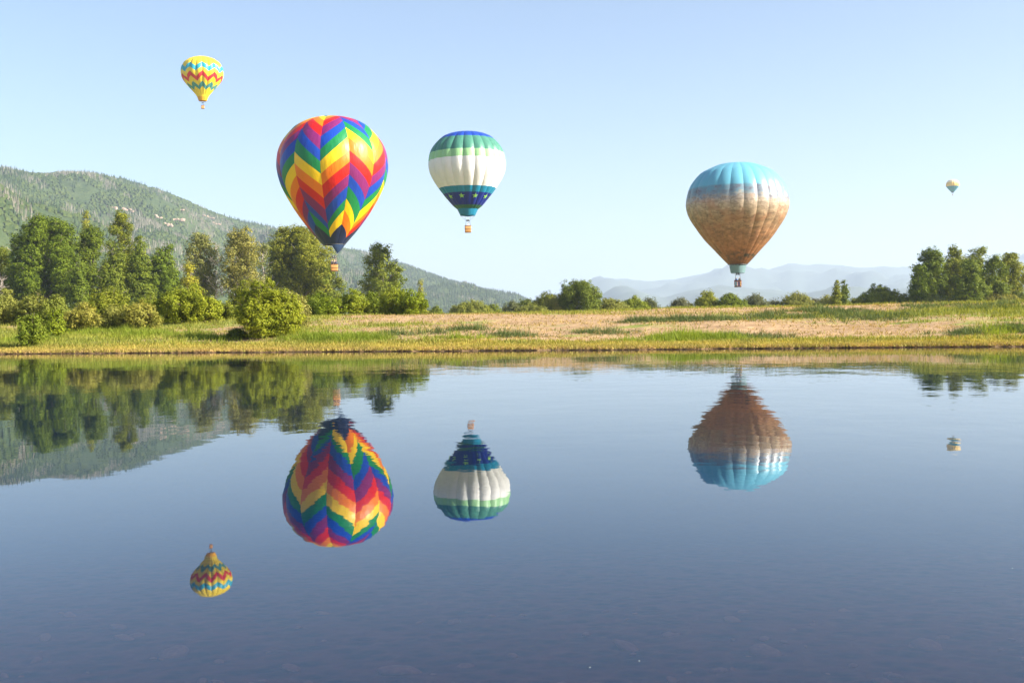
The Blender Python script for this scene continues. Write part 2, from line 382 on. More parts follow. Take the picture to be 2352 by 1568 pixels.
def hill_sample(ux, uv):
    """bilinear sample of the hill grid; ux in photo columns, uv in 0..1"""
    fx = np.interp(ux, HX, np.arange(len(HX))); fv = np.interp(uv, HV, np.arange(len(HV)))
    i = np.clip(fx.astype(int), 0, len(HX) - 2); j = np.clip(fv.astype(int), 0, len(HV) - 2); a = (fx - i)[:, None]; b = (fv - j)[:, None]
    return (HG[j, i] * (1 - a) + HG[j, i + 1] * a) * (1 - b) + (HG[j + 1, i] * (1 - a) + HG[j + 1, i + 1] * a) * b
def hill_forest():
    rng = np.random.default_rng(5)
    n = 52000
    ux = rng.uniform(-250, 1330, n); uv = rng.uniform(0.05, 1.02, n) ** 0.8
    P = hill_sample(ux, np.clip(uv, 0, 1.03))
    zone = np.array([fbm(p[0] * 0.006 + 11, p[1] * 0.004, 2.0, 4) for p in P])
    zone2 = np.array([fbm(p[0] * 0.010, p[1] * 0.006 + 5, 8.0, 3) for p in P])
    right = np.clip((ux - 700) / 300, 0, 1)
    r = rng.random(n)
    conifer = (r < 0.06 + 0.6 * right + 0.6 * np.clip(zone - 0.1, 0, 1)) & (zone > -0.10 - 0.3 * right)
    dead = (~conifer) & (zone2 > 0.14) & (r < 0.9)
    shrub = ~(conifer | dead) & (zone2 > -0.40)
    def cones(sel, hmin, hmax, rr, name, mat, sides=5, label='', cat=''):
        p = P[sel]; k = len(p); h = rng.uniform(hmin, hmax, k); rad = h * rr * rng.uniform(0.7, 1.3, k); th = rng.uniform(0, 6.28, k)
        V = np.zeros((k, sides + 1, 3))
        for s in range(sides):
            V[:, s, 0] = p[:, 0] + rad * np.cos(th + 2 * np.pi * s / sides); V[:, s, 1] = p[:, 1] + rad * np.sin(th + 2 * np.pi * s / sides); V[:, s, 2] = p[:, 2] - 0.6
        V[:, sides] = p + np.stack([rng.normal(0, .1, k) * rad, rng.normal(0, .1, k) * rad, h], 1)
        base = (np.arange(k) * (sides + 1))[:, None]
        Fc = np.concatenate([np.concatenate([base + s, base + (s + 1) % sides, base + sides], 1) for s in range(sides)])
        o = np_obj(name, V.reshape(-1, 3), Fc, mat); tag(o, label, cat, kind='stuff')
    def domes(sel, rmin, rmax, name, mat, label, cat):
        p = P[sel]; k = len(p); r0 = rng.uniform(rmin, rmax, k)
        ring = np.array([(math.cos(a), math.sin(a)) for a in np.arange(5) * 2 * np.pi / 5])
        V = np.zeros((k, 11, 3)); j = lambda: rng.uniform(0.75, 1.25, k)
        for s in range(5):
            a = j(); V[:, s] = p + np.stack([ring[s, 0] * r0 * a, ring[s, 1] * r0 * a, -0.2 * r0], 1)
            a = j(); V[:, 5 + s] = p + np.stack([ring[s, 0] * r0 * a * 0.85, ring[s, 1] * r0 * a * 0.85, r0 * 0.8 * a], 1)
        V[:, 10] = p + np.stack([0 * r0, 0 * r0, r0 * 1.35], 1)
        base = (np.arange(k) * 11)[:, None]; fs = []
        for s in range(5):
            t = (s + 1) % 5
            fs += [np.concatenate([base + s, base + t, base + 5 + t], 1), np.concatenate([base + s, base + 5 + t, base + 5 + s], 1), np.concatenate([base + 5 + s, base + 5 + t, base + 10], 1)]
        o = np_obj(name, V.reshape(-1, 3), np.concatenate(fs), mat); tag(o, label, cat, kind='stuff')
    cones(conifer, 7, 14, 0.17, 'conifer_wood', leaf_mat('conifer_needles', (0.022, 0.044, 0.018), (0.052, 0.078, 0.032), 0.1), 5, 'dark green conifer wood covering the hillside', 'forest')
    cones(dead, 7, 12, 0.09, 'bare_aspen_wood', leaf_mat('grey_twigs', (0.12, 0.115, 0.095), (0.26, 0.24, 0.20), 0.1), 4, 'pale grey bare aspen wood on the hillside', 'forest')
    domes(shrub, 2.2, 4.6, 'oak_scrub', leaf_mat('oak_scrub_leaves', (0.030, 0.058, 0.014), (0.070, 0.104, 0.028), 0.2), 'low green oak scrub spread over the hillside', 'scrub')
hill_forest()

def mountain(name, pts, dist, depth, rough, mat, x0, x1, n=120, seed=0.0):
    xs = np.linspace(x0, x1, n); vs = np.concatenate([np.linspace(0, 1, 26), [1.1, 1.4]]); G = np.zeros((len(vs), n, 3))
    for j, v in enumerate(vs):
        for i, x in enumerate(xs):
            c = at(x, interp(pts, x), dist); a = c.x / c.y; zb = -5.0
            if v <= 1:
                y = dist - depth * (1 - v); z = zb + max(0, c.z - zb) * (v ** 0.9)
                z += fbm(a * y * 0.0016 + seed, y * 0.0010, seed, 5) * rough * math.sin(math.pi * v)
                if v > 0.9: z += fbm(a * y * 0.01 + seed, 4.0, seed, 3) * rough * 0.05
            else: y = dist + depth * (v - 1); z = c.z - (v - 1) * c.z * 1.5
            G[j, i] = (a * y, y, z)
    o = np_obj(name, G.reshape(-1, 3), grid_faces(len(vs), n), mat, smooth=True); o['kind'] = 'structure'
mm = plain('mountain_forest', (0.055, 0.075, 0.060), 0.95, 0.55, 0.004)
mountain('mountains', [(900, 740), (1150, 705), (1210, 692), (1280, 674), (1330, 657), (1370, 647), (1440, 643), (1500, 646), (1560, 640), (1640, 622), (1700, 614), (1760, 621), (1790, 612), (1815, 603), (1850, 608), (1900, 606), (1950, 612), (2000, 618), (2100, 613), (2200, 610), (2290, 608), (2330, 594), (2370, 572), (2500, 566), (2800, 570), (3200, 600)], 10500, 3300, 220, mm, 900, 3200, 150, 1.0)
mountain('foothills', [(1250, 735), (1330, 700), (1380, 676), (1415, 657), (1440, 657), (1480, 672), (1520, 684), (1580, 668), (1650, 655), (1730, 662), (1800, 668), (1880, 672), (1960, 668), (2050, 676), (2130, 668), (2240, 662), (2320, 640), (2360, 622), (2500, 600), (2900, 620)], 6500, 1900, 120, mm, 1230, 2900, 120, 4.0)

# pale rock ledges on the hill
M['rock'] = plain('pink_sandstone', (0.38, 0.26, 0.19), 0.9, 0.35, 0.4)
def rock_outcrop(x, v, w, h, seed, label):
    rng = random.Random(seed); p = hill_sample(np.array([x]), np.array([v]))[0]
    bm = bmesh.new()
    for k in range(max(3, int(w / 5))):
        t = (k + 0.5) / max(3, int(w / 5)) - 0.5
        vs = []
        q = bmesh.ops.create_icosphere(bm, subdivisions=1, radius=1.0)['verts']
        sx, sy, sz = rng.uniform(3, 6), rng.uniform(3, 5), rng.uniform(0.6, 1.2) * h
        off = Vector((t * w + rng.uniform(-2, 2), rng.uniform(-4, 4), -t * w * 0.18 + rng.uniform(-2, 2)))
        for vv in q:
            vv.co = Vector((vv.co.x * sx, vv.co.y * sy, vv.co.z * sz)) * rng.uniform(0.8, 1.2) + off
    me = bpy.data.meshes.new('rock_outcrop'); bm.to_mesh(me); bm.free(); me.materials.append(M['rock'])
    o = link(bpy.data.objects.new('rock_outcrop', me)); o.location = p; tag(o, label, 'rock', 'pale rock ledges on the hillside')
def hill_v(x, y):
    """v on the rib x that shows at photo height y"""
    best = 0.5; bd = 1e9
    for v in np.linspace(0.1, 1, 90):
        q = Vector(hill_point(x, v)) - CAM; l = CAMROT.transposed() @ q
        py = 784 - l.y / -l.z * FPX
        if abs(py - y) < bd: bd = abs(py - y); best = v
    return best
for i, (x, y, w, h, lb) in enumerate([(255, 472, 26, 3.5, 'short pink rock ledge highest on the wooded hill'), (285, 482, 34, 3.5, 'pink rock ledge just below the highest ledge on the hill'),
        (350, 494, 36, 3.5, 'long pink rock ledge above the poplar tops'), (392, 503, 52, 4, 'widest pale rock ledge in the middle of the hill face'), (376, 514, 40, 4, 'pink rock ledge directly under the widest ledge'),
        (412, 482, 22, 3, 'slanting pale rock rib above the widest ledge'), (480, 500, 26, 3.5, 'broken pink rock patch toward the lower end of the ledges'), (494, 512, 28, 3.5, 'lowest pink rock patch of the hillside ledges'),
        (512, 480, 26, 3, 'small pale rock patch close under the sloping crest'), (462, 494, 16, 3, 'tiny pink boulder cluster between two rock patches')]):
    rock_outcrop(x, hill_v(x, y), w, h, i + 3, lb)

# ------------------------------------------------------------------ trees and shrubs
def leaves(rng, lobes, leaf, dens, clump_r, up=0.2, fill=0.3):
    """leaf cards gathered in clumps over a set of ellipsoid lobes"""
    C = []; Nn = []
    for (cx, cy_, cz, rx, ry, rz) in lobes:
        area = 4 * np.pi * ((rx * ry) ** 1.6 / 3 + (rx * rz) ** 1.6 / 3 + (ry * rz) ** 1.6 / 3) ** (1 / 1.6)
        k = max(6, int(area / (clump_r ** 2 * 1.75)))
        d = rng.normal(size=(k, 3)); d /= np.linalg.norm(d, axis=1)[:, None]
        rad = np.where(rng.random(k) < fill, rng.uniform(0.25, 0.8, k), rng.uniform(0.78, 1.08, k))
        cl = np.array([cx, cy_, cz]) + d * rad[:, None] * np.array([rx, ry, rz])
        per = max(4, int(dens * clump_r ** 2 * 3.2 / (leaf ** 2 * 0.45)))
        cr = clump_r * rng.uniform(0.5, 1.5, k)
        q = rng.normal(size=(k, per, 3)); q /= np.linalg.norm(q, axis=2)[:, :, None]
        rr = rng.uniform(0.35, 1.0, (k, per, 1)) ** 0.6
        pos = cl[:, None, :] + q * rr * cr[:, None, None] * np.array([1.0, 1.0, 0.8])
        nn = q * 0.75 + d[:, None, :] * 0.55 + rng.normal(size=(k, per, 3)) * 0.30 + np.array([0, 0, up])
        C.append(pos.reshape(-1, 3)); Nn.append(nn.reshape(-1, 3))
    C = np.concatenate(C); Nn = np.concatenate(Nn); Nn /= np.linalg.norm(Nn, axis=1)[:, None]
    n = len(C); t = rng.normal(size=(n, 3)); t[:, 2] *= 1.4; a = np.cross(Nn, t); a /= np.linalg.norm(a, axis=1)[:, None] + 1e-9; b = np.cross(Nn, a)
    L = leaf * rng.uniform(0.6, 1.3, (n, 1)); a = a * L * 0.55; b = b * L * 0.30
    V = np.stack([C - a, C + b - a * 0.1, C + a, C - b - a * 0.1], 1)
    V[:, :, 2] = np.maximum(V[:, :, 2], 0.02)
    return V.reshape(-1, 3), np.arange(n * 4).reshape(n, 4)
def limb_set(rng, h, lobes, r0, bend=0.04, stems=1, spread=0.0):
    mb = MB()
    for s in range(stems):
        an = rng.uniform(0, 6.28); ox, oy = math.cos(an) * spread, math.sin(an) * spread
        pts = []
        for i in range(6):
            f = i / 5; pts.append((ox * f + bend * h * rng.normal() * 0.5 * f, oy * f + bend * h * rng.normal() * 0.5 * f, h * f * 0.92 - (0.3 if i == 0 else 0)))
        mb.tube(pts, [r0 * (1.25 if i == 0 else 1 - 0.85 * i / 5) for i in range(6)], 7)
        for (cx, cy_, cz, rx, ry, rz) in lobes:
            if s and rng.random() < 0.5: continue
            f = min(0.8, max(0.12, (cz - 0.9 * rz) / h)); k = min(4, int(f * 5)); a = Vector(pts[k]).lerp(Vector(pts[k + 1]), f * 5 - k if f * 5 - k < 1 else 1)
            e = Vector((cx, cy_, cz + 0.3 * rz)); mid = a.lerp(e, 0.5) + Vector((rng.normal() * 0.25, rng.normal() * 0.25, 0.2))
            rr = r0 * (1 - 0.8 * f) * 0.55; mb.tube([a, mid, e], [rr, rr * 0.7, rr * 0.25], 5)
            for q in range(2):
                e2 = e + Vector((rng.normal() * rx * 0.6, rng.normal() * ry * 0.6, rng.uniform(-0.2, 0.6) * rz)); mb.tube([mid, mid.lerp(e2, 0.5), e2], [rr * 0.5, rr * 0.35, rr * 0.12], 4)
    return mb
def tree_lobes(rng, kind, w, h):
    L = []
    if kind in ('cottonwood', 'sparse'):
        n = max(8, int(6 + w * 1.5)); lo = 0.28 if kind == 'cottonwood' else 0.30
        for i in range(n):
            f = lo + (1 - lo) * (i + 0.5) / n; env = math.sin(math.pi * min(1, (f * 0.86 + 0.10))) ** 0.6
            rr = w * rng.uniform(0.11, 0.20) * (1.0 if f < 0.8 else 0.85); rz = rr * rng.uniform(1.1, 2.0)
            an = i * 2.4 + rng.uniform(-0.5, 0.5); d = max(0, env * w * 0.55 - rr) * rng.uniform(0.55, 1.08)
            z = min(h - rz, max(rz * 0.8, h * f)); L.append((math.cos(an) * d, math.sin(an) * d, z, rr, rr, rz))
        L.append((rng.uniform(-.08, .08) * w, 0, h * 0.52, w * 0.18, w * 0.18, h * 0.24)); L.append((rng.uniform(-.12, .12) * w, 0, h - h * 0.13, w * 0.12, w * 0.12, h * 0.13))
        if kind == 'cottonwood':
            for sgn in (-1, 1): L.append((sgn * w * 0.24, rng.uniform(-.2, .2) * w, h * rng.uniform(0.30, 0.42), w * 0.24, w * 0.22, h * 0.17))
    elif kind == 'poplar':
        for f, e in ((0.20, 0.30), (0.36, 0.44), (0.52, 0.46), (0.68, 0.38), (0.83, 0.26), (0.94, 0.14)):
            rz = h * 0.13 if f < 0.9 else h * 0.06
            for q in range(2 if e > 0.3 else 1):
                L.append((rng.uniform(-.14, .14) * w, rng.uniform(-.14, .14) * w, h * f + rng.uniform(-.02, .02) * h, w * e * rng.uniform(0.75, 1.0), w * e * 0.8, rz * rng.uniform(0.9, 1.3)))
    elif kind == 'cone':
        for i in range(7):
            f = 0.1 + 0.13 * i; L.append((rng.uniform(-.05, .05) * w, 0, h * f, w * 0.5 * (1.03 - f), w * 0.5 * (1.03 - f), h * 0.09))
    elif kind == 'bush':
        n = max(5, int(w * 1.8))
        for i in range(n):
            an = i * 2.4 + rng.uniform(-.4, .4); d = w * 0.5 * math.sqrt((i + 0.5) / n) * 0.72
            top = h * (1 - 0.45 * (d / (w * 0.5)) ** 2) * rng.uniform(0.62, 1.0); rz = top * 0.5; rr = min(w * 0.26, max(w * 0.17, rz * 0.8))
            L.append((math.cos(an) * d, math.sin(an) * d * 0.9, top - rz, rr, rr, rz))
        L.append((rng.uniform(-.1, .1) * w, 0, h * 0.6, w * 0.22, w * 0.22, h * 0.37))
        for i in range(int(4 + w * 2)):      # loose upright shoots break the outline
            an = rng.uniform(0, 6.28); d = w * 0.48 * math.sqrt(rng.random()); top = h * (1.04 - 0.5 * (d / (w * 0.5)) ** 2) * rng.uniform(0.8, 1.0)
            L.append((math.cos(an) * d, math.sin(an) * d, top * 0.72, w * 0.05, w * 0.05, top * 0.28))
    elif kind == 'shoots':
        n = max(8, int(w * 4))
        for i in range(n):
            an = i * 2.4; d = w * 0.45 * math.sqrt((i + 0.5) / n); top = h * (1 - 0.3 * (d / (w * 0.5)) ** 2) * rng.uniform(0.75, 1.0)
            L.append((math.cos(an) * d, math.sin(an) * d, top * 0.52, w * 0.09, w * 0.09, top * 0.5))
    return L
seed_n = [100]
def plant(name, kind, mat, x, top, wpx, dist, label, cat, group=None, leaf=0.25, dens=1.0, clump=0.62, bark='bark', r0=None, stems=1, fill=0.5, dx=0.0):
    seed_n[0] += 1; rng = np.random.default_rng(seed_n[0])
    if kind in ('bush', 'shoots') and x < 1000: dist = float(np.interp(dist, [90, 93, 112, 116, 122, 128, 140, 150, 160], [69, 68.5, 76, 80, 85, 88, 93, 100, 110]))
    else:
        dist = 245 + (dist - (168 if kind not in ('bush', 'shoots') else 150)) * 1.6; leaf *= 1.45; clump *= 1.45
    p = at(x, 740, dist); z = ground_z(p.x, dist); tz = at(x, top, dist).z; h = tz - z; w = wpx / FPX * dist
    root = empty(name, (p.x, dist, z - 0.05), rng.uniform(0, 6.28)); tag(root, label, cat, group)
    L = tree_lobes(rng, kind, w, h)
    limb_set(rng, h, L if kind not in ('shoots', 'bush') else L[::2], r0 or (0.022 * h if kind not in ('bush', 'shoots') else 0.018 * h), stems=stems, spread=w * 0.15 if stems > 1 else 0).build('trunk' if kind not in ('bush', 'shoots') else 'stem', M[bark], root, True)
    V, Fc = leaves(rng, L, leaf, dens, clump, fill=fill)
    np_obj('crown' if kind not in ('bush', 'shoots') else 'foliage', V, Fc, M[mat], root)
    return root
T = 'tall trees behind the willow bushes'; B = 'bushes along the meadow edge'
def tree(kind, mat, x, top, w, d, label, **k): return plant({'cottonwood': 'cottonwood_tree', 'sparse': 'cottonwood_tree', 'poplar': 'poplar_tree', 'cone': 'conifer_tree'}[kind], kind, mat, x, top, w, d, label, 'tree', T, **k)
def bush(mat, x, top, w, d, label, kind='bush', name='willow_bush', **k):
    k.setdefault('leaf', 0.13 if x < 1000 else 0.17); k.setdefault('clump', 0.26 if x < 1000 else 0.38); k.setdefault('bark', 'twig'); k.setdefault('stems', 4)
    return plant(name, kind, mat, x, top, w, d, label, 'bush', B, **k)
TREES = [
 ('cottonwood', 'cottonwood', 5, 566, 70, 172, 'dark green tree half hidden beside a pale dead trunk', {}),
 ('cottonwood', 'cottonwood', 105, 500, 140, 166, 'broadest dark cottonwood with many rounded lobes and shaded base', dict(dens=1.15)),
 ('sparse', 'pale_tree', 152, 548, 70, 186, 'pale green tree peeking out behind the broadest dark cottonwood', {}),
 ('poplar', 'poplar', 183, 588, 48, 158, 'small slender tree in the gap between broad cottonwood and poplars', {}),
 ('poplar', 'lime', 200, 489, 32, 215, 'lollipop shaped yellow green crown rising behind the poplar group', dict()),
 ('cottonwood', 'cottonwood', 213, 519, 80, 170, 'dense green cottonwood under the lollipop shaped crown', {}),
 ('cottonwood', 'cottonwood', 281, 487, 72, 174, 'tallest tree of the group standing behind two poplars', dict()),
 ('poplar', 'poplar', 264, 553, 56, 160, 'narrow poplar with a pale stem in front of the tallest tree', dict(bark='pale_bark')),
 ('poplar', 'poplar', 318, 545, 64, 162, 'dense pointed poplar beside the narrow pale stemmed poplar', dict(bark='pale_bark')),
 ('poplar', 'poplar', 352, 590, 40, 172, 'narrow dark poplar squeezed between two wider poplars', {}),
 ('poplar', 'poplar', 383, 561, 76, 164, 'wide twin topped poplar at the end of the poplar row', {}),
 ('sparse', 'pale_tree', 462, 536, 82, 168, 'loose pale tree with a crooked top next to dead trunks', dict(dens=0.6, bark='pale_bark', fill=0.3)),
 ('poplar', 'lime', 438, 610, 34, 154, 'small bright green sapling below the loose crooked tree', {}),
 ('sparse', 'pale_tree', 556, 526, 98, 166, 'tall airy olive green tree with its dark trunk showing through', dict(dens=0.6, bark='bark', fill=0.3, r0=0.45)),
 ('sparse', 'pale_tree', 608, 556, 46, 172, 'thin half dead tree beside the airy olive green tree', dict(dens=0.45, bark='pale_bark', fill=0.3)),
 ('cottonwood', 'shrub', 695, 522, 145, 186, 'big green cottonwood behind the rainbow striped balloon', dict(dens=0.8, fill=0.35, bark='pale_bark')),
 ('cottonwood', 'shrub', 752, 610, 70, 184, 'lower green tree below the basket of the rainbow striped balloon', dict()),
 ('sparse', 'shrub', 876, 562, 80, 172, 'tall open crowned tree alone against the hill and sky', dict(dens=0.8, fill=0.3, bark='pale_bark')),
 ('cottonwood', 'shrub', 912, 612, 42, 176, 'small rounded tree leaning on the tall open crowned tree', dict()),
 ('cone', 'lime', 967, 643, 34, 160, 'small cone shaped light green tree closing the row of bushes', dict(leaf=0.2, clump=0.4)),
 ('cottonwood', 'dark_bush', 1335, 647, 92, 165, 'dark bushy tree where hill and far mountains meet', dict(leaf=0.2, clump=0.45)),
 ('poplar', 'shrub', 1922, 645, 20, 165, 'slim twin poplar of a pair in the far field, paler stemmed', dict(leaf=0.2, clump=0.35)),
 ('poplar', 'dark_bush', 1940, 646, 20, 166, 'slim darker twin poplar of a pair in the far field', dict(leaf=0.2, clump=0.35)),
 ('cone', 'shrub', 2006, 648, 26, 172, 'small pointed tree behind rounded bushes near the big grove', dict(leaf=0.2, clump=0.35)),
 ('cottonwood', 'cottonwood', 2112, 612, 40, 168, 'low dark tree at the shaded outer edge of the grove', dict()),
 ('cottonwood', 'cottonwood', 2138, 573, 72, 170, 'dark rounded cottonwood at the shaded end of the grove', dict(dens=1.2)),
 ('poplar', 'cottonwood', 2190, 567, 62, 174, 'tall upright cottonwood second in the grove', dict(dens=1.1)),
 ('poplar', 'poplar', 2240, 568, 74, 176, 'tallest bushy cottonwood in the middle of the grove', dict(dens=1.1)),
 ('cottonwood', 'poplar', 2228, 600, 66, 164, 'shorter rounded cottonwood in front of the grove', dict(dens=1.1)),
 ('cottonwood', 'shrub', 2282, 588, 62, 168, 'lighter green cottonwood beside the tallest one of the grove', dict()),
 ('sparse', 'shrub', 2322, 583, 66, 172, 'loose yellow green tree at the sunny end of the grove', dict()),
]
for kind, mat, x, top, w, d, label, k in TREES: tree(kind, mat, x, top - 3, w * (1.25 if kind == 'poplar' else 1.14), d, label, **k)

BUSHES = [
 ('shrub', 72, 710, 58, 92, 'small round bush standing alone near the water', dict(leaf=0.12, clump=0.26)),
 ('willow', 12, 660, 80, 128, 'yellow green willow bush below the dark edge tree', {}),
 ('willow', 78, 664, 66, 126, 'light willow bush behind the small round waterside bush', {}),
 ('willow', 128, 672, 62, 124, 'olive willow bush beside the pale willow row', {}),
 ('bright_willow', 128, 705, 44, 112, 'low bright green bush at the foot of the olive willow', {}),
 ('willow', 190, 690, 92, 116, 'wide pale willow bush first of the rounded row', dict(dens=1.1)),
 ('willow', 257, 696, 54, 117, 'narrow pale willow bush in the middle of the rounded row', {}),
 ('willow', 322, 689, 90, 116, 'wide pale willow bush last of the rounded row', dict(dens=1.1)),
 ('shrub', 245, 655, 110, 138, 'mid green thicket under the narrow poplars', {}),
 ('shrub', 345, 672, 80, 134, 'mid green thicket under the twin topped poplar', {}),
 ('bright_willow', 432, 648, 142, 122, 'largest bright green willow bush with dark shaded flank', dict(dens=1.15)),
 ('shrub', 520, 688, 70, 128, 'green thicket between bright willow and the big leafy waterside bush', {}),
 ('bright_willow', 612, 634, 134, 93, 'big leafy green bush at the water casting a long shadow', dict(leaf=0.11, clump=0.27, dens=1.25, stems=6)),
 ('dark_bush', 545, 752, 44, 91, 'low dark shoots at the foot of the big leafy waterside bush', dict(leaf=0.10, clump=0.2)),
 ('pale_tree', 668, 662, 90, 112, 'pale leafy bush just behind the big leafy waterside bush', dict(leaf=0.14, clump=0.3)),
 ('shrub', 560, 640, 60, 150, 'green bush under the airy olive tree', {}),
 ('shrub', 735, 668, 80, 148, 'green thicket below the lower tree under the balloon basket', {}),
 ('bright_willow', 762, 680, 70, 140, 'sunlit willow bush in front of the green thicket', {}),
 ('bright_willow', 808, 660, 78, 144, 'rounded sunlit bush beside the open crowned tree', {}),
 ('shrub', 862, 666, 66, 150, 'green bush at the foot of the open crowned tree', {}),
 ('bright_willow', 905, 652, 74, 144, 'tall bright bush next to the cone shaped light tree', {}),
 ('bright_willow', 945, 660, 70, 141, 'bright willow bush wrapped round the cone shaped light tree', {}),
 ('shrub', 1000, 700, 34, 158, 'tiny dark bush at the hill foot past the cone shaped tree', {}),
 ('willow', 1081, 691, 84, 146, 'flat domed pale willow alone in front of the hill', dict(dens=1.1)),
 ('shrub', 1130, 700, 40, 152, 'small bush next to the flat domed willow', {}),
 ('grey_shrub', 1180, 690, 46, 158, 'thin greyish bush below the hill tail', dict(dens=0.7)),
 ('willow', 1222, 697, 64, 146, 'low pale bush in front of thin greyish bush', {}),
 ('dark_bush', 1210, 685, 40, 160, 'dark little bush at the far end of the hill', {}),
 ('dark_bush', 1258, 670, 62, 158, 'dark bush beside the dark bushy tree', {}),
 ('willow', 1288, 678, 62, 148, 'yellowish willow in front of the dark bushy tree', {}),
 ('willow', 1402, 685, 70, 150, 'pale rounded bush on the sunny side of the dark bushy tree', {}),
 ('bright_willow', 1456, 681, 54, 156, 'bright green bush between pale bush and grey bush', {}),
 ('grey_shrub', 1490, 684, 44, 160, 'grey green bush next to the bright green one', {}),
 ('grey_shrub', 1564, 684, 46, 156, 'sparse silvery bush alone on the field crest', dict(dens=0.6)),
 ('lime', 1622, 668, 54, 152, 'upright light bush with a wispy top on the crest', dict(dens=0.8)),
 ('shrub', 1682, 673, 56, 150, 'ball shaped green bush below the sandstone coloured balloon', dict(dens=1.2)),
 ('grey_shrub', 1735, 676, 60, 154, 'thin grey bush beside the ball shaped bush', dict(dens=0.6)),
 ('grey_shrub', 1778, 686, 40, 156, 'low grey bush trailing off the thin grey bush', dict(dens=0.7)),
 ('willow', 1832, 670, 60, 154, 'pale feathery bush halfway to the twin poplars', dict(dens=0.8)),
 ('grey_shrub', 1872, 684, 36, 156, 'small grey bush before the twin poplars', {}),
 ('willow', 1912, 680, 70, 150, 'yellow green bush at the foot of the twin poplars', {}),
 ('shrub', 1965, 684, 40, 154, 'low green bush past the twin poplars', {}),
 ('shrub', 2020, 658, 84, 154, 'wide green bush near the pointed little tree', dict(dens=1.1)),
 ('bright_willow', 2082, 674, 64, 152, 'bright low bush next to the shaded end of the grove', {}),
 ('willow', 2150, 680, 60, 148, 'pale low bush under the dark rounded cottonwood', {}),
 ('grey_shrub', 2212, 676, 56, 148, 'grey green low bush in front of the grove centre', {}),
 ('willow', 2290, 668, 90, 150, 'wide pale bush along the sunny foot of the grove', {}),
 ('willow', 2340, 672, 60, 152, 'last pale bush at the sunny foot of the grove', {}),
]
for mat, x, top, w, d, label, k in BUSHES: bush(mat, x, top - (4 if x > 1000 else 1), w * (1.3 if x > 1000 else 1.1), d, label, name='willow_bush' if 'will' in mat else 'shrub', **k)

def dead_tree(x, top, d, label, seed):
    d = 245 + (d - 168) * 1.6
    rng = np.random.default_rng(seed); p = at(x, 740, d); z = ground_z(p.x, d); h = at(x, top, d).z - z
    root = empty('dead_tree', (p.x, d, z - 0.05)); tag(root, label, 'tree', 'bare dead trees among the cottonwoods')
    t = MB(); pts = [(rng.normal() * 0.02 * h * i, rng.normal() * 0.02 * h * i, h * i / 6) for i in range(7)]
    t.tube(pts, [0.26 - 0.03 * i for i in range(7)], 6); b = t
    for i in range(34):
        f = rng.uniform(0.3, 0.98); k = min(5, int(f * 6)); a = Vector(pts[k]).lerp(Vector(pts[k + 1]), f * 6 - k); an = rng.uniform(0, 6.28); l = h * 0.16 * (1.2 - f) * rng.uniform(0.6, 1.4) + 0.4
        e = a + Vector((math.cos(an) * l, math.sin(an) * l, l * rng.uniform(0.2, 0.9))); b.tube([a, a.lerp(e, .5) + Vector((0, 0, .1)), e], [0.08, 0.055, 0.02], 4)
        for q in range(3):
            e2 = e + Vector((rng.normal() * .5, rng.normal() * .5, rng.uniform(0, .8))); b.tube([a.lerp(e, rng.uniform(.4, .9)), e2], [0.045, 0.02], 3)
    b.build('trunk', M['pale_bark'], root, True)
for i, (x, top, d, lb) in enumerate([(3, 640, 160, 'pale dead trunk in front of the dark edge tree'), (72, 520, 195, 'bare grey tree top behind the broadest dark cottonwood'), (488, 560, 170, 'bleached dead tree between the loose tree and the airy tree'), (500, 595, 166, 'shorter leaning dead tree beside the bleached one'), (478, 610, 172, 'thin dead snag behind the bright green sapling'), (618, 585, 178, 'bare dead tree next to the thin half dead tree')]):
    dead_tree(x, top, d, lb, 40 + i)

# ------------------------------------------------------------------ grass
def tufts(P, hmin, hmax, blades, width, spread, rng, lean=0.35):
    k = len(P); b = blades
    base = P[:, None, :] + np.stack([rng.normal(0, spread, (k, b)), rng.normal(0, spread, (k, b)), np.zeros((k, b)) - 0.03], 2)
    h = rng.uniform(hmin, hmax, (k, b, 1)); an = rng.uniform(0, 6.28, (k, b)); w = width * rng.uniform(0.6, 1.3, (k, b, 1))
    side = np.stack([np.cos(an), np.sin(an), 0 * an], 2) * w * 0.5
    tip = base + np.concatenate([rng.normal(0, lean, (k, b, 2)) * h, h], 2)
    V = np.stack([base - side, base + side, tip], 2).reshape(-1, 3)
    return V, np.arange(len(V)).reshape(-1, 3)
def scatter(rng, n, azr, tr, test=None):
    out = []
    while len(out) < n:
        az = rng.uniform(*azr); t = rng.uniform(*tr); x = az * 90
        for _ in range(3): x = az * (bank_y(x) + t)
        y = bank_y(x) + t
        if test and not test(x, y, t, az): continue
        out.append((x, y, ground_z(x, y)))
    return np.array(out)
GR = np.random.default_rng(77)
M['fresh_grass'] = leaf_mat('fresh_grass', (0.17, 0.19, 0.030), (0.34, 0.33, 0.075), 0.4)
M['bright_grass'] = leaf_mat('bright_grass', (0.13, 0.20, 0.020), (0.27, 0.33, 0.050), 0.45)
M['straw_grass'] = leaf_mat('straw_grass', (0.30, 0.20, 0.085), (0.52, 0.37, 0.17), 0.3)
M['shore_grass'] = leaf_mat('shore_grass', (0.24, 0.22, 0.05), (0.42, 0.36, 0.10), 0.35)
M['sedge'] = leaf_mat('sedge', (0.070, 0.105, 0.040), (0.130, 0.175, 0.065), 0.3)
def grass_obj(name, mat, P, label, *a, **k):
    V, Fc = tufts(P, *a, GR, **k); tag(np_obj(name, V, Fc, M[mat]), label, 'grass', kind='stuff')
grass_obj('meadow_grass', 'fresh_grass', scatter(GR, 12000, (-0.52, 0.52), (3, 42), lambda x, y, t, az: greenness(x, y) + GR.normal() * 0.12 > 0.5), 'short green meadow grass on the bank', 0.10, 0.34, 5, 0.07, 0.22)
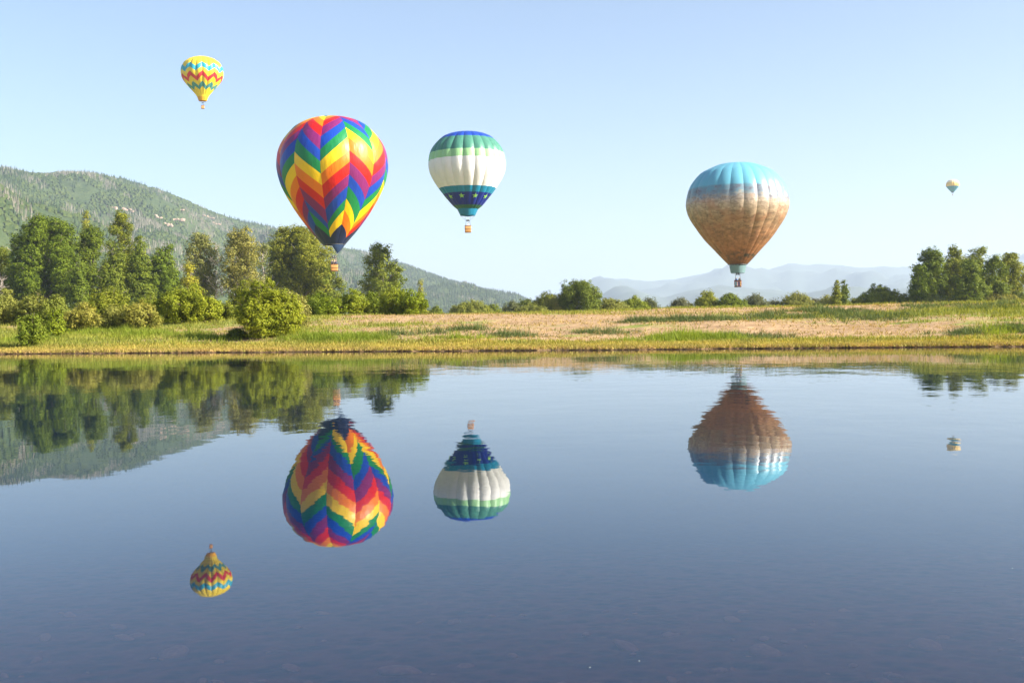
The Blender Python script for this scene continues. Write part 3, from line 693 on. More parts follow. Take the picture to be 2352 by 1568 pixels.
grass_obj('dry_grass', 'straw_grass', scatter(GR, 7000, (-0.52, 0.52), (1.5, 42), lambda x, y, t, az: greenness(x, y) + GR.normal() * 0.15 < 0.5), 'dry straw coloured stubble on the mown field', 0.05, 0.20, 5, 0.07, 0.25, lean=0.8)
grass_obj('shore_grass', 'shore_grass', scatter(GR, 15000, (-0.52, 0.52), (0.04, 5), lambda x, y, t, az: GR.random() < 1.1 - t / 6), 'yellow green turf along the waterline', 0.06, 0.19, 5, 0.07, 0.16)
grass_obj('overhanging_grass', 'straw_grass', scatter(GR, 9000, (-0.52, 0.52), (-0.03, 1.3), lambda x, y, t, az: t > 0.2 or fbm(x * 0.8, 1.0) > -0.25), 'straw coloured tufts hanging over the cut bank edge', 0.04, 0.16, 5, 0.05, 0.10, lean=0.6)
def patch_scatter(n, patches, azr, tr):
    """tufts gathered in ragged clumps inside each patch (centre column, inland distance, half sizes, weight)"""
    out = []; hs = []; tot = sum(p[2] * p[4] for p in patches)
    for cx, ct, rx, rt, wgt in patches:
        ct = float(np.interp(ct, [10, 13, 19, 23, 26, 33, 40, 45], [5, 5.5, 6.5, 9, 14, 16.5, 21, 24])); rt = rt * 0.5
        m = int(n * rx * wgt / tot); done = 0
        while done < m:
            u, v = GR.normal(0, 0.5, 2); az = (cx + u * rx - 1176) / FPX; t = max(2.0, ct + v * rt); x = az * 90
            for _ in range(3): x = az * (bank_y(x) + t)
            y = bank_y(x) + t; rr = GR.uniform(0.2, 0.7); hh = GR.uniform(0.3, 1.1); k = int(6 + 40 * rr * rr)
            for _ in range(k):
                a, b = GR.normal(0, rr, 2); a *= 1.4
                out.append((x + a, y + b, ground_z(x + a, y + b))); hs.append(hh * GR.uniform(0.7, 1.1) * max(0.35, 1 - 0.25 * (a * a + b * b) / (rr * rr)))
            done += k
    return np.array(out), np.array(hs)
def patch_grass(name, mat, n, patches, label, hmin, hmax, blades, width, spread, lean):
    P, hs = patch_scatter(n, patches, None, None); V, Fc = tufts(P, hmin, hmax, blades, width, spread, GR, lean)
    base = np.repeat(P[:, 2], blades * 3); V[:, 2] = base + (V[:, 2] - base) * np.repeat(hs, blades * 3)
    tag(np_obj(name, V, Fc, M[mat]), label, 'grass', kind='stuff')
patch_grass('tall_grass', 'bright_grass', 7000, [(1600, 19, 70, 2.5, 1.3), (1550, 21, 40, 2.0, .5), (1670, 18, 40, 2, .5), (760, 13, 70, 2.5, .8), (840, 14, 40, 1.5, .4), (200, 26, 120, 4, .6), (330, 24, 70, 4, .4), (470, 22, 70, 6, .3), (60, 22, 60, 4, .4), (700, 20, 60, 6, .4), (1050, 15, 60, 1.5, .15), (1430, 14, 40, 1.2, .12), (2300, 20, 60, 3, .2)], 'tall bright green grass in soft clumps on the meadow', 0.4, 0.85, 6, 0.045, 0.14, 0.24)
patch_grass('sedge_clumps', 'sedge', 5500, [(1480, 33, 50, 2.0, .5), (1560, 33, 50, 2.2, .6), (1650, 33, 50, 2.2, .6), (1760, 35, 50, 4, .4), (1880, 42, 60, 7, .6), (1960, 36, 60, 7, .6), (2040, 33, 50, 4, .4), (1840, 34, 40, 2, .4), (2150, 44, 90, 8, .3), (2280, 41, 80, 9, .3), (2330, 22, 60, 4, .4), (2220, 18, 60, 2, .2), (1075, 24, 30, 1.5, .25), (1025, 23, 20, 1, .12), (1370, 24, 60, 1.6, .2), (1180, 22, 70, 1.5, .2), (1720, 20, 80, 3, .3), (940, 22, 50, 2, .2)], 'dark green sedge clumps on the dry field', 0.35, 0.75, 6, 0.045, 0.14, 0.28)
grass_obj('field_edge_grass', 'fresh_grass', scatter(GR, 7000, (-0.5, 0.52), (26, 44), lambda x, y, t, az: greenness(x, y) + GR.normal() * 0.2 > 0.45), 'rough grass along the crest of the field', 0.08, 0.34, 5, 0.08, 0.3)

# ------------------------------------------------------------------ stones under the water
def stone_mesh(seed):
    rng = random.Random(seed); bm = bmesh.new(); bmesh.ops.create_icosphere(bm, subdivisions=2, radius=1.0)
    for v in bm.verts:
        v.co *= 1 + 0.28 * mnoise.noise(v.co * 1.3 + Vector((seed * 3.1, 0, 0))); v.co.z *= 0.5
    me = bpy.data.meshes.new('submerged_stone'); bm.to_mesh(me); bm.free(); me.materials.append(M['stone'])
    me.polygons.foreach_set('use_smooth', [True] * len(me.polygons)); return me
M['stone'] = plain('red_stone', (0.66, 0.22, 0.12), 0.8, 0.5, 3)
sm = [stone_mesh(i) for i in range(5)]; srng = random.Random(9)
def stone(x, y, s, label, group):
    o = link(bpy.data.objects.new('submerged_stone', sm[srng.randrange(5)])); o.location = (x, y, bed_z(x, y) + 0.12 * s); o.rotation_euler = (srng.uniform(-.2, .2), srng.uniform(-.2, .2), srng.uniform(0, 6.28))
    o.scale = (s, s * srng.uniform(0.5, 0.9), s * srng.uniform(0.45, 0.8)); tag(o, label, 'stone', group)
def on_bed(px, py):
    d = CAMROT @ Vector(((px - 1176) / FPX, -(py - 784) / FPX, -1)); t = 4.0
    for _ in range(30):
        q = CAM + d * t; t += (q.z - bed_z(q.x, q.y)) / -d.z * 0.8
    return CAM + d * t
for px, py, s, lb in [(400, 1503, 0.115, 'long red stone alone on the lake bed'), (920, 1548, 0.15, 'largest flat red stone on the lake bed'), (286, 1468, 0.085, 'rounded red stone beyond the long one'), (272, 1442, 0.07, 'small red stone beyond the rounded one'), (160, 1415, 0.07, 'faint pale stone in deeper water'), (1758, 1500, 0.11, 'single brown stone far along the shallow lake bed'), (1440, 1490, 0.11, 'flat brown stone near two smaller ones'), (2130, 1490, 0.12, 'pale slab stone in the shallows'), (745, 1412, 0.08, 'pink stone in deeper water')]:
    q = on_bed(px, py); stone(q.x, q.y, s, lb, 'larger stones on the lake bed')
for i in range(90):
    q = on_bed(srng.uniform(-100, 2450), 1568 - 190 * srng.random() ** 1.7 + 20); stone(q.x, q.y, 0.018 + 0.06 * srng.random() ** 2.2, 'small reddish stone lying on the shallow lake bed', 'small stones on the lake bed')
M['fluff'] = plain('seed_fluff', (0.8, 0.78, 0.72), 0.9, 0.1)
for i, (px, py) in enumerate([(1468, 1518), (1355, 1533), (2325, 1305)]):
    d = CAMROT @ Vector(((px - 1176) / FPX, -(py - 784) / FPX, -1)); q = CAM + d * (-CAM.z / d.z)
    bm = bmesh.new(); bmesh.ops.create_icosphere(bm, subdivisions=1, radius=0.0022)
    for v in bm.verts: v.co = Vector((v.co.x * 1.6, v.co.y, v.co.z * 0.6)) * (1 + 0.4 * mnoise.noise(v.co * 300 + Vector((i, 0, 0))))
    me = bpy.data.meshes.new('seed_fluff'); bm.to_mesh(me); bm.free(); me.materials.append(M['fluff'])
    o = link(bpy.data.objects.new('seed_fluff', me)); o.location = q + Vector((0, 0, 0.003)); tag(o, 'white speck of seed fluff floating on the still water', 'fluff', 'specks floating on the water')

# ------------------------------------------------------------------ people
SKIN = plain('skin', (0.50, 0.30, 0.21), 0.6, 0.1); HAIR = plain('hair', (0.05, 0.03, 0.02), 0.7, 0.2)
def person_mesh(arms, shirt, trousers):
    """standing figure 1.75 m, one skinned surface; arms: list of (elbow, wrist) for both sides"""
    V = [(0, 0, 0.93), (0, 0, 1.12), (0, 0, 1.36), (0, 0, 1.49), (0, -0.01, 1.58), (0, -0.015, 1.70)]
    rad = [0.15, 0.135, 0.155, 0.06, 0.085, 0.085]; E = [(0, 1), (1, 2), (2, 3), (3, 4), (4, 5)]
    for s, (el, wr) in zip((-1, 1), arms):
        b = len(V); V += [(s * 0.17, 0, 1.40), (s * el[0], el[1], el[2]), (s * wr[0], wr[1], wr[2])]; rad += [0.065, 0.048, 0.035]; E += [(2, b), (b, b + 1), (b + 1, b + 2)]
        hd = (Vector(wr) - Vector(el)).normalized() * 0.13; V.append((s * (wr[0] + hd.x), wr[1] + hd.y, wr[2] + hd.z)); rad.append(0.033); E.append((b + 2, b + 3))
    for s in (-1, 1):
        b = len(V); V += [(s * 0.095, 0, 0.86), (s * 0.105, -0.01, 0.48), (s * 0.11, 0.02, 0.09), (s * 0.12, -0.14, 0.045)]; rad += [0.10, 0.065, 0.05, 0.04]; E += [(0, b), (b, b + 1), (b + 1, b + 2), (b + 2, b + 3)]
    me = bpy.data.meshes.new('body_frame'); me.from_pydata(V, E, []); ob = link(bpy.data.objects.new('body_frame', me))
    md = ob.modifiers.new('skin', 'SKIN'); md.use_smooth_shade = True; ob.modifiers.new('sub', 'SUBSURF').levels = 1
    for i, sv in enumerate(me.skin_vertices[0].data): sv.radius = (rad[i], rad[i] * (0.72 if i < 3 else 1)); sv.use_root = (i == 0)
    dg = bpy.context.evaluated_depsgraph_get(); new = bpy.data.meshes.new_from_object(ob.evaluated_get(dg)); bpy.data.objects.remove(ob); bpy.data.meshes.remove(me)
    new.materials.clear()
    for m in (shirt, trousers, SKIN, HAIR): new.materials.append(m)
    wr = [Vector((s * w[0], w[1], w[2])) for s, (e, w) in zip((-1, 1), arms)]
    for p in new.polygons:
        c = p.center
        if c.z > 1.50 and abs(c.x) < 0.14: p.material_index = 3 if (c.z > 1.68 or (c.y > 0.02 and c.z > 1.56)) else 2
        elif any((c - w).length < 0.15 for w in wr): p.material_index = 2
        elif c.z < 0.94 and abs(c.x) < 0.26: p.material_index = 1
    new.name = 'person'; return new
REST = ((0.25, -0.04, 1.15), (0.20, -0.26, 1.10)); UP = ((0.26, -0.03, 1.62), (0.12, 0.0, 1.86)); DOWN = ((0.26, 0.02, 1.14), (0.27, -0.06, 0.90))
def person(mesh, loc, rz, label, s=1.0):
    o = link(bpy.data.objects.new('person', mesh)); o.location = loc; o.rotation_euler = (0, 0, rz); o.scale = (s, s, s); tag(o, label, 'person', 'balloon passengers')

# ------------------------------------------------------------------ balloons
def smooth_profile(pts):
    """pts (z, r) from mouth to crown; returns dense arrays ordered crown -> mouth with arc length"""
    p = np.array(pts, float); k = len(p); out = []
    for i in range(k - 1):
        p0, p1, p2, p3 = p[max(i - 1, 0)], p[i], p[i + 1], p[min(i + 2, k - 1)]
        for t in np.linspace(0, 1, 16, endpoint=False):
            out.append(0.5 * ((2 * p1) + (-p0 + p2) * t + (2 * p0 - 5 * p1 + 4 * p2 - p3) * t * t + (-p0 + 3 * p1 - 3 * p2 + p3) * t ** 3))
    out.append(p[-1]); q = np.array(out)[::-1]; q[:, 1] = np.maximum(q[:, 1], 0.0)
    a = np.concatenate([[0], np.cumsum(np.linalg.norm(np.diff(q, axis=0), axis=1))])
    return q[:, 0], q[:, 1], a
class Envelope:
    def __init__(s, prof, Rm, zm, ng, th0, bulge):
        s.z, s.r, s.a = smooth_profile(prof); s.R = Rm; s.zm = zm; s.ng = ng; s.th0 = th0; s.b = bulge; s.L = s.a[-1]
    def arc_of(s, zz, te=0.0):
        """arc length at which the front of the envelope shows at height zz, seen from te below"""
        pz = s.z + te * s.r; i0 = int(np.argmax(pz)); return float(np.interp(-zz, -pz[i0:], s.a[i0:]))
    def P(s, g, u, a):
        r = np.interp(a, s.a, s.r); z = np.interp(a, s.a, s.z); th = s.th0 + (g + u) * 2 * np.pi / s.ng
        bf = 1 + s.b * (1 - (2 * u - 1) ** 2 - 0.6)
        # the seams pull the crown in a little and the lobes swell between them
        return np.stack([r * bf * np.sin(th), -r * bf * np.cos(th), z + 0.35 * s.b * (bf - 1) * 0], -1) * s.R + np.array([0, 0, s.zm])
    def panel(s, g, f0, f1, nu=8, nv=6):
        U = np.linspace(0, 1, nu + 1); A0 = np.array([f0(u) for u in U]); A1 = np.array([f1(u) for u in U])
        if np.max(A1 - A0) < 0.004: return None
        Tt = np.linspace(0, 1, nv + 1)[:, None]; A = A0 + (A1 - A0) * Tt; UU = np.broadcast_to(U, A.shape)
        V = s.P(g, UU, A); e = 1e-3
        ul = np.clip(UU - e, 0.0005, 1); uh = np.clip(UU + e, 0, 0.9995)
        du = s.P(g, uh, A) - s.P(g, ul, A); da = s.P(g, UU, np.minimum(A + e, s.L)) - s.P(g, UU, np.maximum(A - e, 0))
        n = np.cross(da, du); n /= np.linalg.norm(n, axis=-1)[..., None] + 1e-12
        idx = np.arange(A.size).reshape(A.shape)
        Fc = np.stack([idx[:-1, :-1], idx[1:, :-1], idx[1:, 1:], idx[:-1, 1:]], -1).reshape(-1, 4)
        return V.reshape(-1, 3), Fc, n.reshape(-1, 3)
    def add(s, g, f0, f1, mat, parent, name='panel', **k):
        q = s.panel(g, f0, f1, **k)
        if q is None: return None
        o = np_obj(name, q[0], q[1], mat, parent, smooth=True)
        o.data.normals_split_custom_set_from_vertices([tuple(v) for v in q[2]]); return o
    def ring(s, a, tube, mat, parent, name):
        mb = MB(); pts = [tuple(s.P(0, np.float64(0.5) * 0 + k * s.ng / 48.0, a)) for k in range(0)]
        r = float(np.interp(a, s.a, s.r)) * s.R; z = float(np.interp(a, s.a, s.z)) * s.R + s.zm
        V = []; Fc = []
        for k in range(48):
            t = 2 * math.pi * k / 48
            for j in range(5):
                w = 2 * math.pi * j / 5; V.append(((r + tube * math.cos(w)) * math.sin(t), -(r + tube * math.cos(w)) * math.cos(t), z + tube * math.sin(w)))
        for k in range(48):
            for j in range(5): Fc.append((k * 5 + j, ((k + 1) % 48) * 5 + j, ((k + 1) % 48) * 5 + (j + 1) % 5, k * 5 + (j + 1) % 5))
        return np_obj(name, V, Fc, mat, parent, smooth=True)
    def cap(s, a, mat, parent):
        r = float(np.interp(a, s.a, s.r)) * s.R * 1.02; z = float(np.interp(a, s.a, s.z)) * s.R + s.zm; V = [(0, 0, z + r * 0.10)]; Fc = []
        for k in range(24):
            t = 2 * math.pi * k / 24; V.append((r * math.cos(t), r * math.sin(t), z - 0.01))
        for k in range(24): Fc.append((0, 1 + k, 1 + (k + 1) % 24))
        np_obj('crown_cap', V, Fc, mat, parent, smooth=True)
def basket(root, w, d, h, mat, rim_mat, burner_z, mouth_z, mouth_r, cables=8, th=0.06, roundness=0.12, ncable=None):
    bm = bmesh.new()
    def ringv(hw, hd, z):
        vs = []; c = min(hw, hd) * 0.3
        for cx, cy_, a0 in ((hw - c, hd - c, 0), (-hw + c, hd - c, 90), (-hw + c, -hd + c, 180), (hw - c, -hd + c, 270)):
            for k in range(4): a = R(a0 + 30 * k); vs.append(bm.verts.new((cx + c * math.cos(a), cy_ + c * math.sin(a), z)))
        return vs
    hw, hd = w / 2, d / 2
    rs = [ringv(hw * 0.93, hd * 0.93, 0.0), ringv(hw * 0.95, hd * 0.95, 0.05), ringv(hw, hd, h * 0.55), ringv(hw * 0.985, hd * 0.985, h), ringv(hw - th, hd - th, h), ringv(hw * 0.95 - th, hd * 0.95 - th, 0.08)]
    for a, b in zip(rs[:-1], rs[1:]):
        for k in range(16): bm.faces.new((a[k], a[(k + 1) % 16], b[(k + 1) % 16], b[k]))
    bm.faces.new(rs[0][::-1]); bm.faces.new(rs[-1])
    me = bpy.data.meshes.new('basket'); bm.to_mesh(me); bm.free(); me.materials.append(mat); me.polygons.foreach_set('use_smooth', [True] * len(me.polygons))
    bk = link(bpy.data.objects.new('basket', me), root)
    def loop(name, hw2, hd2, z, t, m):
        c = min(hw2, hd2) * 0.3; pts = []
        for cx, cy_, a0 in ((hw2 - c, hd2 - c, 0), (-hw2 + c, hd2 - c, 90), (-hw2 + c, -hd2 + c, 180), (hw2 - c, -hd2 + c, 270)):
            for k in range(4): a = R(a0 + 30 * k); pts.append((cx + c * math.cos(a), cy_ + c * math.sin(a), z))
        pts.append(pts[0]); MB().tube(pts, t, 6).build(name, m, bk, True)
    loop('rim', hw - th * 0.4, hd - th * 0.4, h + 0.01, 0.065, rim_mat); loop('base_rim', hw * 0.93, hd * 0.93, 0.04, 0.06, M['leather'])
    loop('band', hw * 0.998, hd * 0.998, h * 0.52, 0.03, M['leather'])
    fx, fy = hw * 0.8, hd * 0.8; gx, gy = hw * 0.55, hd * 0.55
    for sx in (-1, 1):
        for sy in (-1, 1): MB().tube([(sx * fx, sy * fy, h - 0.1), (sx * gx, sy * gy, burner_z)], 0.035, 6).build('upright', M['metal'], root, True)
    fr = MB()
    for a, b in (((-gx, -gy), (gx, -gy)), ((gx, -gy), (gx, gy)), ((gx, gy), (-gx, gy)), ((-gx, gy), (-gx, -gy)), ((-gx, 0), (gx, 0))): fr.tube([(*a, burner_z), (*b, burner_z)], 0.03, 5)
    bf = fr.build('burner_frame', M['metal'], root, True)
    for s in (-1, 1):
        MB().tube([(s * 0.16, 0, burner_z - 0.12), (s * 0.16, 0, burner_z + 0.05), (s * 0.16, 0, burner_z + 0.3)], [0.10, 0.13, 0.14], 10).build('burner', M['bright_metal'], bf, True)
    for k in range(cables):
        t = 2 * math.pi * (k + 0.5) / cables; q = (gx * (1 if math.cos(t) > 0 else -1), gy * (1 if math.sin(t) > 0 else -1), burner_z)
        MB().tube([q, (mouth_r * math.cos(t), mouth_r * math.sin(t), mouth_z)], 0.012, 3).build('suspension_cable', M['cable'], root)
    return bk
def root_at(name, x, y, dist, label):
    p = at(x, y, dist); r = empty(name, p, -math.atan2(p.x, p.y)); tag(r, label, 'balloon', 'hot air balloons in flight'); return r
def prof_from(rows, ybot, half):
    """rows of (picture y, half width) from the crown down -> (z, r) from mouth up"""
    return [((ybot - y) / half, w / half) for y, w in rows][::-1]

# rainbow chevron balloon
def rainbow():
    Rm = 8.5; root = root_at('hot_air_balloon', 768, 623, 171.5, 'large balloon with rainbow chevron stripes and navy scoop in front of trees'); zm = 0.488 * Rm
    pr = prof_from([(95, 0), (97, 90), (103, 150), (125, 225), (160, 296), (200, 350), (300, 432), (400, 480), (515, 496), (600, 489), (700, 463), (800, 418), (900, 362), (1000, 298), (1100, 224), (1165, 170), (1245, 100)], 1245, 496)
    E = Envelope(pr, Rm, zm, 12, R(-12.5), 0.03)
    cols = [cloth('yellow_nylon', (0.86, 0.55, 0.005)), cloth('orange_nylon', (0.82, 0.19, 0.004)), cloth('red_nylon', (0.62, 0.010, 0.008)), cloth('purple_nylon', (0.20, 0.015, 0.13)), cloth('blue_nylon', (0.006, 0.055, 0.38)), cloth('green_nylon', (0.005, 0.20, 0.055))]
    navy = cloth('navy_nylon', (0.006, 0.018, 0.075), 0.05)
    amin = 0.14
    tab = [(-3, 195), (-2, 282), (-1, 400), (0, 500), (1, 607), (2, 708), (3, 820), (4, 920), (5, 1050), (6, 1110), (7, 1172)]
    ks = [k for k, y in tab]; av = [E.arc_of((1245 - y) / 496, 0.12) for k, y in tab]
    def arc_k(q): return av[0] + (q + 3) * 0.19 if q < -3 else float(np.interp(q, ks, av))
    for g in range(-6, 6):
        m_ = math.floor(g / 2); even = (g % 2 == 0)
        phi = (lambda u, m_=m_: 2 * m_ + 2 * u) if even else (lambda u, m_=m_: 2 * m_ + 3 - 2 * u)
        nb = (lambda u: arc_k(7) + (arc_k(5) - arc_k(7)) * u) if even else (lambda u: arc_k(5) + (arc_k(7) - arc_k(5)) * u)
        for k in range(-24, 30):
            ed = lambda u, k: arc_k(k - phi(0)) + (arc_k(k - phi(1)) - arc_k(k - phi(0))) * u
            lo = lambda u, k=k: min(max(ed(u, k), amin), nb(u)); hi = lambda u, k=k: min(max(ed(u, k + 1), amin), nb(u))
            E.add(g, lo, hi, cols[k % 6], root)
        E.add(g, nb, lambda u: E.L, navy, root)
    E.cap(amin, cols[0], root)
    E.ring(E.L, 0.05, M['cable'], root, 'mouth_ring')
    # scoop hanging from the sunny side of the mouth
    rm = float(E.r[-1]) * Rm; V = []; Fc = []; nu, nv = 18, 6
    for j in range(nv + 1):
        f = j / nv
        for i in range(nu + 1):
            t = R(-15 + 175 * i / nu); tip = Vector((rm * 0.30, -rm * 0.55, zm - 0.172 * Rm)); p = Vector((rm * math.sin(t), -rm * math.cos(t), zm))
            V.append(tuple(p.lerp(tip, f) + Vector((math.sin(t), -math.cos(t), 0)) * 0.12 * math.sin(math.pi * f)))
    for j in range(nv):
        for i in range(nu): b = j * (nu + 1) + i; Fc.append((b, b + 1, b + nu + 2, b + nu + 1))
    np_obj('scoop', V, Fc, cloth('scoop_nylon', (0.02, 0.045, 0.11), 0.15), root, smooth=True)
    basket(root, 1.15, 1.05, 1.05, M['wicker'], M['leather'], 2.15, zm, rm)
    b = Vector(root.location); rz = root.rotation_euler.z; dark = plain('black_jacket', (0.02, 0.02, 0.03), 0.8, 0.2); jeans = plain('jeans', (0.03, 0.05, 0.10), 0.8, 0.2)
    person(person_mesh([REST, UP], plain('tan_shirt', (0.40, 0.32, 0.24), 0.8, 0.1), jeans), b + Vector((0.02, 0.15, 0.09)), rz, 'person in tan shirt reaching up to burner above orange basket', 1.05)
    pm = person_mesh([REST, REST], dark, jeans); person(pm, b + Vector((-0.28, -0.12, 0.09)), rz, 'person in black jacket at shaded side of rainbow balloon basket', 0.95)
    person(person_mesh([REST, DOWN], plain('navy_jacket', (0.02, 0.025, 0.06), 0.8, 0.2), jeans), b + Vector((0.26, -0.12, 0.09)), rz + 0.5, 'person in navy jacket at sunlit side of rainbow balloon basket', 0.95)
rainbow()

def star(E, g, mat, root, a, size):
    V = []; c = [];
    pts = []
    for k in range(10):
        rr = size if k % 2 == 0 else size * 0.42; t = math.pi / 2 + k * math.pi / 5; pts.append((rr * math.cos(t), rr * math.sin(t)))
    r = float(np.interp(a, E.a, E.r)); du = 1 / (r * 2 * math.pi / E.ng)
    def Q(px, py): 
        q = E.P(g, np.float64(0.5 + px * du), np.float64(a - py)); n = Vector((q[0], q[1], -0.5 * math.hypot(q[0], q[1]))).normalized(); return tuple(Vector(q) + n * 0.06)
    V = [Q(0, 0)] + [Q(*p) for p in pts]; Fc = [(0, 1 + k, 1 + (k + 1) % 10) for k in range(10)]
    np_obj('star', V, Fc, mat, root)

def banded():
    Rm = 8.5; root = root_at('hot_air_balloon', 1075, 534, 246, 'white balloon with blue and green bands and green stars'); zm0 = 0.433 * Rm; zm = zm0 + 0.185 * Rm
    rows = [(125, 0), (127, 120), (135, 200), (160, 275), (200, 345), (300, 440), (400, 493), (540, 513), (640, 502), (700, 482), (780, 442), (870, 384), (950, 325), (1020, 268), (1100, 203), (1150, 145)]
    E = Envelope(prof_from(rows, 1150, 513), Rm, zm, 20, R(-6.4), 0.045)
    ya = lambda y: E.arc_of((1150 - y) / 513, 0.14)
    bands = [(None, 168, cloth('royal_blue_nylon', (0.012, 0.055, 0.36))), (168, 338, cloth('sea_green_nylon', (0.060, 0.215, 0.150))), (338, 438, cloth('light_green_nylon', (0.30, 0.56, 0.25))), (438, 822, cloth('white_nylon', (0.80, 0.79, 0.76), 0.15)),
             (822, 908, cloth('teal_nylon', (0.008, 0.22, 0.38))), (908, 1082, cloth('deep_blue_nylon', (0.006, 0.022, 0.24), 0.1)), (1082, None, cloth('dark_green_nylon', (0.02, 0.13, 0.07), 0.1))]
    for g in range(20):
        for y0, y1, m in bands:
            a0 = 0.10 if y0 is None else ya(y0); a1 = E.L if y1 is None else ya(y1)
            E.add(g, lambda u: a0, lambda u: a1, m, root, nv=10 if (y1 or 0) == 822 else 5)
    E.cap(0.10, bands[0][2], root)
    gs = cloth('star_green', (0.30, 0.62, 0.12))
    for g in range(-1, 19, 2): star(E, g, gs, root, ya(960), 0.085)
    # skirt: hangs from the mouth
    teal = cloth('skirt_teal', (0.012, 0.20, 0.34), 0.12); r0 = 145 / 513 * Rm * 0.97; r1 = 98 / 513 * Rm; V = []; Fc = []
    for j in range(5):
        f = j / 4
        for i in range(40):
            t = 2 * math.pi * i / 40; rr = r0 + (r1 - r0) * f + 0.04 * math.sin(t * 10) * (1 - f); V.append((rr * math.sin(t), -rr * math.cos(t), zm - 0.03 - (zm - zm0 - 0.03) * f + (0.10 * abs(math.sin(2 * t)) if j == 4 else 0)))
    for j in range(4):
        for i in range(40): Fc.append((j * 40 + i, (j + 1) * 40 + i, (j + 1) * 40 + (i + 1) % 40, j * 40 + (i + 1) % 40))
    np_obj('skirt', V, Fc, teal, root, smooth=True)
    basket(root, 1.42, 1.2, 1.45, M['wicker'], M['leather'], 2.6, zm0, r1)
    b = Vector(root.location); person(person_mesh([REST, UP], plain('white_shirt', (0.7, 0.68, 0.64), 0.8, 0.1), plain('grey_trousers', (0.1, 0.1, 0.1), 0.8, 0.1)), b + Vector((0, 0, 0.22)), root.rotation_euler.z, 'person in white shirt reaching up under the green and white balloon', 1.05)
banded()

